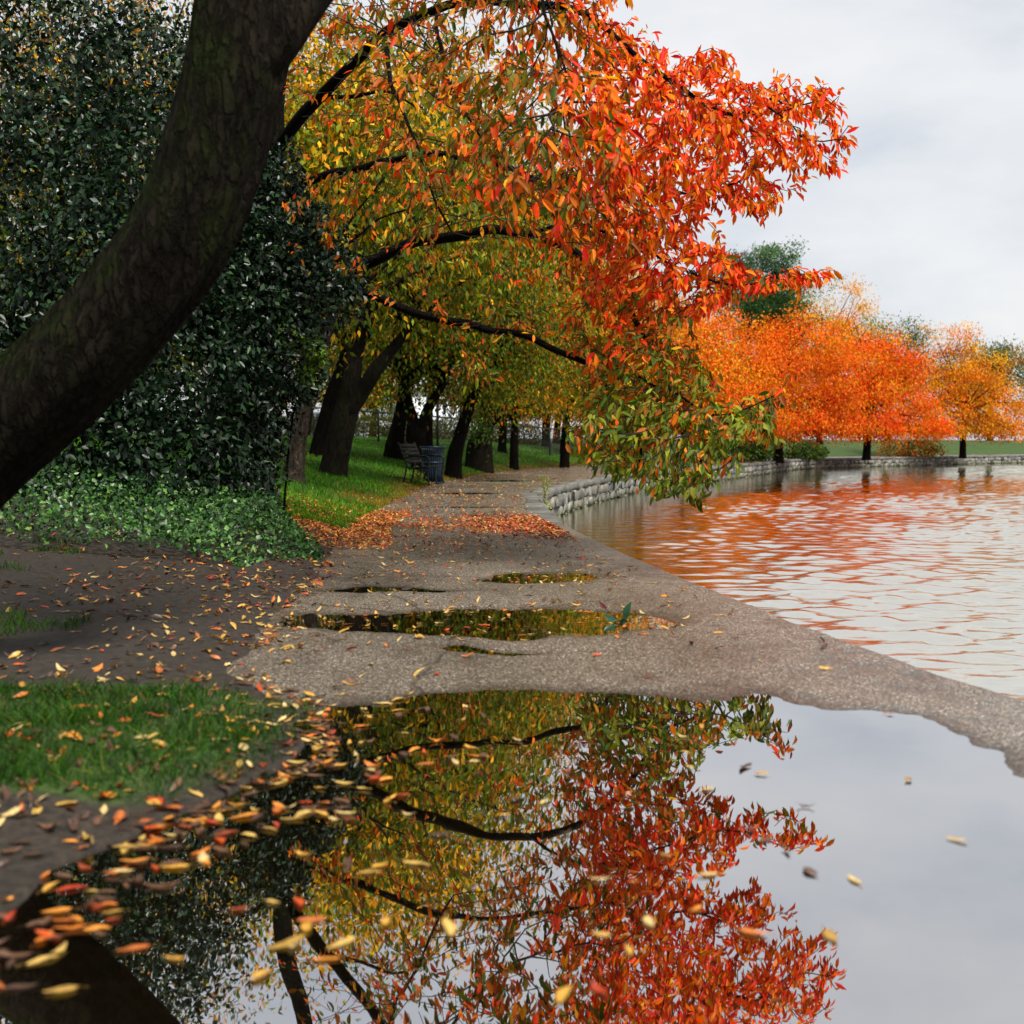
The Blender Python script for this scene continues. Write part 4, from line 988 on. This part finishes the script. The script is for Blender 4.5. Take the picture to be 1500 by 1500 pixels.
# sprig of green leaves standing in the narrow puddle
sx, sy = P(908, 915, 6.95)[0], 6.95
sp = thing('leaf_sprig', 'dark green leafy sprig standing in the narrow puddle', 'twig', (sx, sy, 0))
mb = MB(); mb.tube(resample([np.array([sx - .03, sy, .004]), np.array([sx, sy - .01, .012]), np.array([sx + .03, sy, .03])], .01), .0025, 6)
mb.tube(resample([np.array([sx, sy - .01, .012]), np.array([sx - .05, sy + .01, .05]), np.array([sx - .085, sy + .02, .085])], .01), .0018, 6); mb.build('stem', M['twig'], sp, True)
for (bx_, by_, bz_), (dx_, dy_, dz_), ln, cc_ in [((.02, 0, .02), (.35, .1, 1), .105, (.012, .05, .022)), ((-.02, 0, .012), (-1, -.2, .35), .085, (.02, .075, .045)), ((.0, -.01, .01), (.6, -.8, .12), .07, (.01, .035, .018)), ((-.075, .02, .075), (-.6, .1, .5), .06, (.09, .02, .02))]:
    V, q = SHAPES[2]; V = (V + [.5, 0, 0]) * np.array([ln, ln * 1.35, ln]); dd = np.array([dx_, dy_, dz_]); dd /= np.linalg.norm(dd)
    s__ = np.cross([0, -1, .25], dd); s__ /= np.linalg.norm(s__); u__ = np.cross(dd, s__)
    mb = MB(); mb.add(np.array([sx + bx_, sy + by_, bz_]) + V @ np.stack([dd, s__, u__]), None, q, cc_)
    mb.build('leaf', M['evergreen'], sp, True)

# weed on the wall
wx_, wy_, wa = at_s(np.interp(23.5, wy, seg)); wnx, wny = math.sin(wa), -math.cos(wa)
base = np.array([wx_ + wnx * .06, wy_ + wny * .06, -.12])
wp_ = thing('wall_weed', 'yellow green weed sprouting from the near bend of the stone wall', 'weed', base)
mb = MB(); lv = MB()
for k in range(7):
    e = base + np.array([R.normal(.05, .10), R.normal(-.05, .08), R.uniform(.12, .55)]) if k < 5 else base + np.array([R.normal(.1, .05), -.05, -R.uniform(.1, .35)])
    q = resample([base, (base + e) / 2 + R.normal(0, .02, 3), e], .03); mb.tube(q, np.linspace(.005, .002, len(q)), 5)
    m = 34; pp = q[R.integers(len(q) // 4, len(q), m)] + R.normal(0, .03, (m, 3)); Ls = R.uniform(.035, .07, m)
    leaves(lv, pp, R.normal(0, .7, (m, 3)) + [.1, -.2, .2], R.normal(0, .5, (m, 3)) + [0, -.5, .6], Ls, Ls * .45, pick([(.30, .32, .06), (.16, .24, .04), (.42, .40, .10)], m), False)
mb.build('stem', M['twig'], wp_, True); lv.build('foliage', M['leaf'], wp_)

# small plants at tree feet
for (px, py, d, lab) in [(437, 655, 23.5, 'tiny bright green seedling beside the pale trunk'), (607, 690, 28.5, 'low pale weeds at the back leg of the bench'), ]:
    b = P(px, py, d); g = float(gz(b[0], d))
    w_ = thing('seedling', lab, 'seedling', (b[0], d, g)); lv = MB(); mb = MB()
    for k in range(6):
        e = np.array([b[0] + R.normal(0, .1), d + R.normal(0, .08), g + R.uniform(.15, .4)]); q = resample([np.array([b[0], d, g - .02]), e], .05); mb.tube(q, .004, 5)
        m = 26; pp = q[R.integers(1, len(q), m)] + R.normal(0, .05, (m, 3)); Ls = R.uniform(.05, .09, m)
        leaves(lv, pp, R.normal(0, .7, (m, 3)), R.normal(0, .5, (m, 3)) + [0, -.4, .7], Ls, Ls * .45, pick([(.14, .28, .03), (.2, .34, .05)], m), False)
    mb.build('stem', M['twig'], w_, True); lv.build('foliage', M['leaf'], w_)

# ------------------------------------------------------------------ bench
def local(loc, yaw):
    ca, sa = math.cos(yaw), math.sin(yaw)
    Rm = np.array([[ca, -sa, 0], [sa, ca, 0], [0, 0, 1]])
    return lambda p: np.asarray(p, float) @ Rm.T + np.array(loc), Rm
bd = 28.9; bxx = P(611, 650, bd)[0]; bzz = float(gz(bxx, bd))
YAW = math.radians(-8)
# local axes: +x = the way the sitter faces (to the path), y = along the bench (away from the camera)
T, Rm = local((bxx, bd, bzz), YAW)
bench = thing('park_bench', 'black slatted park bench with curved iron frame facing the path', 'bench', (bxx, bd, bzz))
BL = 1.75
def slat(mb, a, b, w, t, nrm):
    """flat bar from a to b, width along nrm x dir"""
    a = np.array(a); b = np.array(b); dd = (b - a) / np.linalg.norm(b - a); nrm = np.array(nrm) / np.linalg.norm(nrm); s = np.cross(nrm, dd)
    V = np.array([p + sgn * s * w / 2 + k * nrm * t / 2 for p in (a, b) for sgn, k in ((-1, -1), (1, -1), (1, 1), (-1, 1))])
    mb.add(T(V), None, [[0, 1, 2, 3], [7, 6, 5, 4], [0, 4, 5, 1], [1, 5, 6, 2], [2, 6, 7, 3], [3, 7, 4, 0]])
seat = MB()
for k in range(5):
    x0 = .02 + k * .095; slat(seat, (x0, -BL / 2, .43 - .012 * (4 - k) + (.0 if k < 4 else -.012)), (x0, BL / 2, .43 - .012 * (4 - k) + (.0 if k < 4 else -.012)), .075, .03, (-.08, 0, 1))
seat.build('seat', M['slat'], bench)
bk = MB()
for k in range(5):
    h = .53 + k * .092; x0 = -.06 - (h - .45) * .36
    slat(bk, (x0, -BL / 2, h), (x0, BL / 2, h), .072, .028, (.94, 0, .34))
bk.build('backrest', M['slat'], bench)
for yy_ in (-BL / 2 + .05, 0, BL / 2 - .05):
    fr = MB()
    tb = lambda pp, r: fr.tube(T(resample([np.array([a, yy_ + .0, b]) for a, b in pp], .03)), r, 8)
    tb([(-.255, .97), (-.14, .66), (-.05, .44), (-.04, .41), (.1, .385), (.4, .42), (.47, .40)], .021)      # back upright into seat rail
    fr.build('frame', M['iron'], bench, True)
    for pp in ([(-.06, .43), (-.10, .22), (-.17, .012)], [(.44, .41), (.42, .2), (.46, .012)]):
        lg = MB(); lg.tube(T(resample([np.array([a, yy_, b]) for a, b in pp], .03)), .021, 8)
        e = pp[-1]; lg.box(T([[e[0], yy_, .008]])[0], (.09, .05, .016), YAW); lg.build('leg', M['iron'], bench, True)
    if yy_ != 0:
        ar = MB(); ar.tube(T(resample([np.array([a, yy_, b]) for a, b in [(-.13, .62), (.1, .655), (.36, .645), (.45, .60), (.44, .41)]], .03)), .02, 8)
        slat(ar, (-.02, yy_, .672), (.40, yy_, .668), .055, .018, (0, 0, 1)); ar.build('armrest', M['iron'], bench, True)

# ------------------------------------------------------------------ trash can
cd = 31.0; cx_ = P(634, 650, cd)[0]; cz_ = float(gz(cx_, cd))
can = thing('trash_can', 'round blue black steel slat trash can beside the bench', 'trash can', (cx_, cd, cz_))
sl = MB(); ns = 30
for k in range(ns):
    a = 2 * math.pi * (k + .5) / ns; ca, sa = math.cos(a), math.sin(a)
    prof = [(.235, .04), (.245, .25), (.25, .55), (.262, .74), (.285, .84), (.315, .90)]
    V = []
    for r, z in prof:
        for dr, dt in ((0, -.019), (0, .019), (-.008, .019), (-.008, -.019)):
            V.append([cx_ + (r + dr) * ca - dt * sa, cd + (r + dr) * sa + dt * ca, cz_ + z])
    Q = []
    for i in range(len(prof) - 1):
        for j in range(4): Q.append([i * 4 + j, i * 4 + (j + 1) % 4, i * 4 + 4 + (j + 1) % 4, i * 4 + 4 + j])
    Q += [[3, 2, 1, 0], [len(V) - 4, len(V) - 3, len(V) - 2, len(V) - 1]]
    sl.add(V, None, Q)
sl.build('slats', M['can'], can)
def lathe(prof, n=40):
    a = np.arange(n) * 2 * math.pi / n; prof = np.array(prof)
    V = np.stack([cx_ + prof[:, 0, None] * np.cos(a), cd + prof[:, 0, None] * np.sin(a), cz_ + prof[:, 1, None] + 0 * a], -1).reshape(-1, 3)
    i = np.arange(len(prof) - 1)[:, None] * n; j = np.arange(n)[None]
    return MB().add(V, None, np.stack([i + j, i + (j + 1) % n, i + n + (j + 1) % n, i + n + j], -1).reshape(-1, 4))
lathe([(.30, .885), (.325, .885), (.332, .905), (.325, .925), (.30, .925), (.30, .885)]).build('rim', M['can'], can, True)
lathe([(.252, .50), (.262, .50), (.262, .545), (.252, .545), (.252, .50)]).build('band', M['can'], can)
lathe([(.0, .06), (.215, .06), (.225, .5), (.235, .84), (.222, .84), (.21, .5), (.2, .09), (0, .09)]).build('liner', M['iron'], can, True)
lathe([(.0, .0), (.24, .0), (.245, .045), (.0, .045)]).build('base', M['can'], can)

# ------------------------------------------------------------------ fence
fp = [(-30, 44), (-14, 47), (-6.3, 51), (-2.8, 54), (1.6, 58), (4.5, 66), (8, 78), (20, 96)]
fs = np.r_[0, np.cumsum(np.linalg.norm(np.diff(np.array(fp, float), axis=0), axis=1))]
fat = lambda s: (np.interp(s, fs, [p[0] for p in fp]), np.interp(s, fs, [p[1] for p in fp]))
x0, y0 = fat(fs[2])
fence = thing('chain_link_fence', 'thin black chain link fence crossing behind the lawn trees', 'fence', (x0, y0, float(gz(x0, y0))))
rail = MB(); sq = np.arange(0, fs[-1], .6); fx, fy = fat(sq); fz = gz(fx, fy)
rail.tube(np.stack([fx, fy, fz + 1.25], 1), .03, 8); rail.tube(np.stack([fx, fy, fz + .08], 1), .012, 6)
rail.build('rail', M['wire'], fence, True)
s = 1.0
k = 0
while s < fs[-1]:
    x, y = fat(s); z = float(gz(x, y)); pm = MB(); h = 1.33
    pm.tube([np.array([x, y, z - .1]), np.array([x, y, z + h]), np.array([x, y, z + h + .03])], [.04, .04, .02], 10)
    pm.build('post', M['wire'], fence, True); s += 2.5; k += 1
mesh = MB(); pitch = .085; nz_ = int(1.2 / pitch)
for sg in (1, -1):
    s0 = np.arange(0, fs[-1] - 1.3, pitch)
    for k in range(2):
        pass
    a0 = s0 if sg > 0 else s0 + 1.2
    xa, ya = fat(a0); xb, yb = fat(a0 + sg * 1.17)
    za = gz(xa, ya) + .08; zb = gz(xb, yb) + 1.25
    w = .0035
    V = np.stack([np.stack([xa - w, ya, za], 1), np.stack([xa + w, ya, za], 1), np.stack([xb + w, yb, zb], 1), np.stack([xb - w, yb, zb], 1),
                  np.stack([xa, ya + w * 1.5, za], 1), np.stack([xb, yb + w * 1.5, zb], 1)], 1)
    off = (np.arange(len(s0)) * 6)[:, None, None]
    mesh.add(V.reshape(-1, 3), None, (np.array([[0, 1, 2, 3], [1, 4, 5, 2], [4, 0, 3, 5]])[None] + off).reshape(-1, 4))
mesh.build('wire_mesh', M['wire'], fence)
# tall bare post
tpx, tpd = 641, 47.0; tx_ = P(tpx, 650, tpd)[0]; tz_ = float(gz(tx_, tpd))
mb = MB(); mb.tube([np.array([tx_, tpd, tz_ - .2]), np.array([tx_, tpd, tz_ + 1.9]), np.array([tx_, tpd, tz_ + 1.93])], [.05, .05, .03], 12)
mb.box((tx_, tpd, tz_ + .02), (.2, .2, .05)); mb.tube([np.array([tx_, tpd, tz_ + 1.90]), np.array([tx_, tpd, tz_ + 1.97])], [.062, .05], 12)
o = mb.build('metal_post', M['wire'], None, True); tag(o, 'tall thin dark metal post rising behind the trash can', 'post')

# ------------------------------------------------------------------ behind the fence: hedge, cars, pale building
def at_px(px, d):
    x = P(px, 650, d)[0]; return x, float(gz(x, d))
x, z = at_px(640, 66)
hd = thing('hedge', 'low reddish green hedge running beyond the fence', 'hedge', (x, 66, z))
n = 30000; hx = R.uniform(-27, 1.5, n); hy = 66 + R.uniform(-.6, .6, n) + hx * .05; hz = gz(hx, hy) + R.random(n) * (1.05 + .35 * vnoise(hx * 1.2, hx * 0, 83))
lv = MB(); leaves(lv, np.stack([hx, hy, hz], 1), R.normal(0, .7, (n, 3)), R.normal(0, .5, (n, 3)) + [0, -.4, .6], R.uniform(.1, .17, n), R.uniform(.05, .08, n), pick([GREEN, OLIVE, (.16, .05, .02), DGREEN], n, [3, 1.5, 1.2, 3]))
lv.build('foliage', M['leaf_far'], hd)
mb = MB()
for hx_ in np.arange(-27, 1.5, .6):
    hy_ = 66 + hx_ * .05; g = float(gz(hx_, hy_)); mb.tube([np.array([hx_, hy_, g - .05]), np.array([hx_ + .05, hy_, g + .6])], [.025, .01], 5)
mb.build('stem', M['twig'], hd)

M['glass'] = plain_mat('dark_window_glass', (.02, .025, .03), .08, .6)
M['tyre'] = plain_mat('tyre_rubber', (.012, .012, .012), .8, .3)
M['rim'] = plain_mat('wheel_rim', (.35, .35, .36), .3, .5, .8)
def car(label, px, d, colr, yaw, van=False):
    x, z = at_px(px, d); z = z
    root = thing('parked_car', label, 'van' if van else 'car', (x, d, z), 'vehicles parked beyond the fence')
    T, _ = local((x, d, z), yaw)
    if van: side = [(-2.5, .35), (-2.55, .9), (-2.5, 2.0), (-2.35, 2.12), (1.2, 2.12), (1.55, 2.0), (2.05, 1.25), (2.55, 1.05), (2.62, .5), (2.5, .3)]
    else: side = [(-2.15, .35), (-2.2, .75), (-2.05, .98), (-1.6, 1.02), (-1.1, 1.40), (-.4, 1.47), (.35, 1.42), (1.0, 1.02), (1.9, .88), (2.15, .7), (2.18, .4), (2.05, .28)]
    side = np.array(side); cen = np.array([0, .75]); V = []; rows = []
    W = .95 if van else .88
    for yv, k in ((-W, .93), (-W + .07, 1.0), (W - .07, 1.0), (W, .93)):
        sd = cen + (side - cen) * np.array([k, k]); tum = np.where(sd[:, 1] > 1.0, (sd[:, 1] - 1.0) * .28, 0)
        yy_ = yv - np.sign(yv) * tum
        V.append(np.c_[sd[:, 0], yy_, sd[:, 1]])
    m = len(side); V = np.vstack(V); Q = []
    for i in range(3):
        for j in range(m): Q.append([i * m + j, i * m + (j + 1) % m, i * m + m + (j + 1) % m, i * m + m + j])
    mb = MB(); Tt = []
    for base_, rev in ((0, False), (3 * m, True)):
        for j in range(1, m - 1): Tt.append([base_, base_ + j + 1, base_ + j] if not rev else [base_, base_ + j, base_ + j + 1])
    mb.add(T(V), Tt, Q); mb.build('body', plain_mat('car_paint', colr, .25, .5, 0, .06), root)
    for sgn in (-1, 1):
        if van: wins = [[(.2, 1.2), (1.9, 1.2), (1.5, 1.9), (.2, 1.95)]]
        else: wins = [[(-1.35, 1.04), (-.35, 1.06), (-.35, 1.38), (-.95, 1.34)], [(-.25, 1.06), (.8, 1.04), (.3, 1.34), (-.25, 1.38)]]
        for wv in wins:
            g = MB(); yo = lambda h: sgn * (W + .012 - .05 * (h > 1.0) * 0 - max(0, h - 1.0) * .25)
            Vw = [[a, yo(b), b] for a, b in wv] + [[a, yo(b) - sgn * .08, b] for a, b in wv]
            g.add(T(Vw), None, [[0, 1, 2, 3], [0, 4, 5, 1], [1, 5, 6, 2], [2, 6, 7, 3], [3, 7, 4, 0]]); g.build('window', M['glass'], root)
        for xx_ in ((-1.5, 1.55) if van else (-1.35, 1.35)):
            ww = MB(); c0 = T([[xx_, sgn * (W - .15), .32]])[0]; c1 = T([[xx_, sgn * (W + .02), .32]])[0]
            ww.tube([c0, c0 + (c1 - c0) * .1, c1 - (c1 - c0) * .1, c1], [.29, .32, .32, .29], 20); wo = ww.build('wheel', M['tyre'], root, True)
            rm = MB(); c2 = T([[xx_, sgn * (W + .03), .32]])[0]; rm.tube([c1, c2], [.2, .18], 14)
            ro = rm.build('rim', M['rim'], None); ro.parent = wo; ro.location = (0, 0, 0)
    for sgn in (-1, 1):
        h = MB(); xe = 2.5 if van else 2.08; h.box(T([[xe, sgn * .6, .72]])[0], (.14, .3, .14), yaw, bev=.03); h.build('headlight', M['rim'], root)
    return root
car('grey blue car parked beyond the fence left of the forked trunk', 470, 74, (.10, .13, .18), math.radians(8))
car('pale grey car parked beyond the fence right of the forked trunk', 535, 78, (.30, .31, .32), math.radians(5))
car('white van parked beyond the fence above the trash can', 668, 82, (.70, .76, .82), math.radians(3), True)

x, z = at_px(640, 100)
bl = thing('pale_building', 'long low white building glimpsed through the trees beyond the fence', 'building', (x, 100, z))
mb = MB(); mb.box((x, 102, z + 1.9), (9, 4, 3.8)); mb.build('wall', plain_mat('white_render', (.78, .79, .80), .7, .3, 0, .05, 2), bl)
mb = MB(); mb.box((x, 102, z + 3.92), (9.6, 4.6, .22)); mb.build('roof', plain_mat('grey_roof', (.28, .29, .3), .7, .3), bl)
for k in range(3):
    wv = MB(); xw = x - 3 + k * 3.0; wv.box((xw, 99.98, z + 2.5), (1.5, .06, 1.1)); wo = wv.build('window', plain_mat('pale_glass', (.25, .3, .34), .1, .6), bl)
    fv = MB()
    for a, b, s1, s2 in ((0, .6, 1.66, .08), (0, -.6, 1.66, .08), (-.79, 0, .08, 1.12), (.79, 0, .08, 1.12), (0, 0, .05, 1.1)):
        fv.box((xw + a, 99.95, z + 2.5 + b), (s1, .1, s2))
    fo = fv.build('window_frame', M['rim'], None); fo.parent = wo; fo.location = (0, 0, 0)

# ------------------------------------------------------------------ sky, sun, camera
SUN_EL, SUN_AZ = math.radians(54), math.radians(140)     # azimuth clockwise from +y: behind the camera to the right
w = bpy.data.worlds.new('World'); sc.world = w; w.use_nodes = True
nt = w.node_tree; nt.nodes.clear()
out = nt.nodes.new('ShaderNodeOutputWorld'); bgn = nt.nodes.new('ShaderNodeBackground')
sky = nt.nodes.new('ShaderNodeTexSky'); sky.sky_type = 'NISHITA'; sky.sun_disc = False
sky.sun_elevation = SUN_EL; sky.sun_rotation = SUN_AZ; sky.air_density = 1.0; sky.dust_density = 2.0
tc = nt.nodes.new('ShaderNodeTexCoord')
cl = noise(nt, mapping(nt, tc.outputs['Generated'], (1, 1, 2.4)), 2.6, 6, .55)
cloud = ramp(nt, cl.outputs[0], [(.34, (5.6, 6.0, 6.7)), (.48, (7.3, 7.5, 7.8)), (.60, (8.3, 8.3, 8.35))]).outputs[0]
col = mixc(nt, .88, sky.outputs[0], cloud)
nt.links.new(col, bgn.inputs['Color']); bgn.inputs['Strength'].default_value = .078
nt.links.new(bgn.outputs[0], out.inputs[0])
sd = bpy.data.lights.new('sun', 'SUN'); sd.energy = 5.0; sd.angle = math.radians(9); sd.color = (1, .95, .87)
so = link(bpy.data.objects.new('sun', sd))
dirv = Vector((math.sin(SUN_AZ) * math.cos(SUN_EL), math.cos(SUN_AZ) * math.cos(SUN_EL), math.sin(SUN_EL)))
so.rotation_euler = dirv.to_track_quat('Z', 'Y').to_euler(); so.location = (0, 0, 40)

cam = bpy.data.cameras.new('camera'); co = link(bpy.data.objects.new('camera', cam)); sc.camera = co
co.location = (0, 0, CAMZ); co.rotation_euler = (math.pi / 2 - PITCH, 0, 0)
cam.sensor_width = 36; cam.lens = F / 1500 * 36; cam.clip_start = .05; cam.clip_end = 2000
cam.dof.use_dof = True; cam.dof.focus_distance = 11.5; cam.dof.aperture_fstop = 3.0

sc.view_settings.view_transform = 'Standard'; sc.view_settings.look = 'None'
sc.view_settings.exposure = 0.58; sc.view_settings.gamma = 1.0
cy = sc.cycles
cy.max_bounces = 7; cy.diffuse_bounces = 3; cy.glossy_bounces = 3; cy.transmission_bounces = 4; cy.transparent_max_bounces = 4
cy.caustics_reflective = False; cy.caustics_refractive = False; cy.use_denoising = True; cy.sample_clamp_indirect = 6
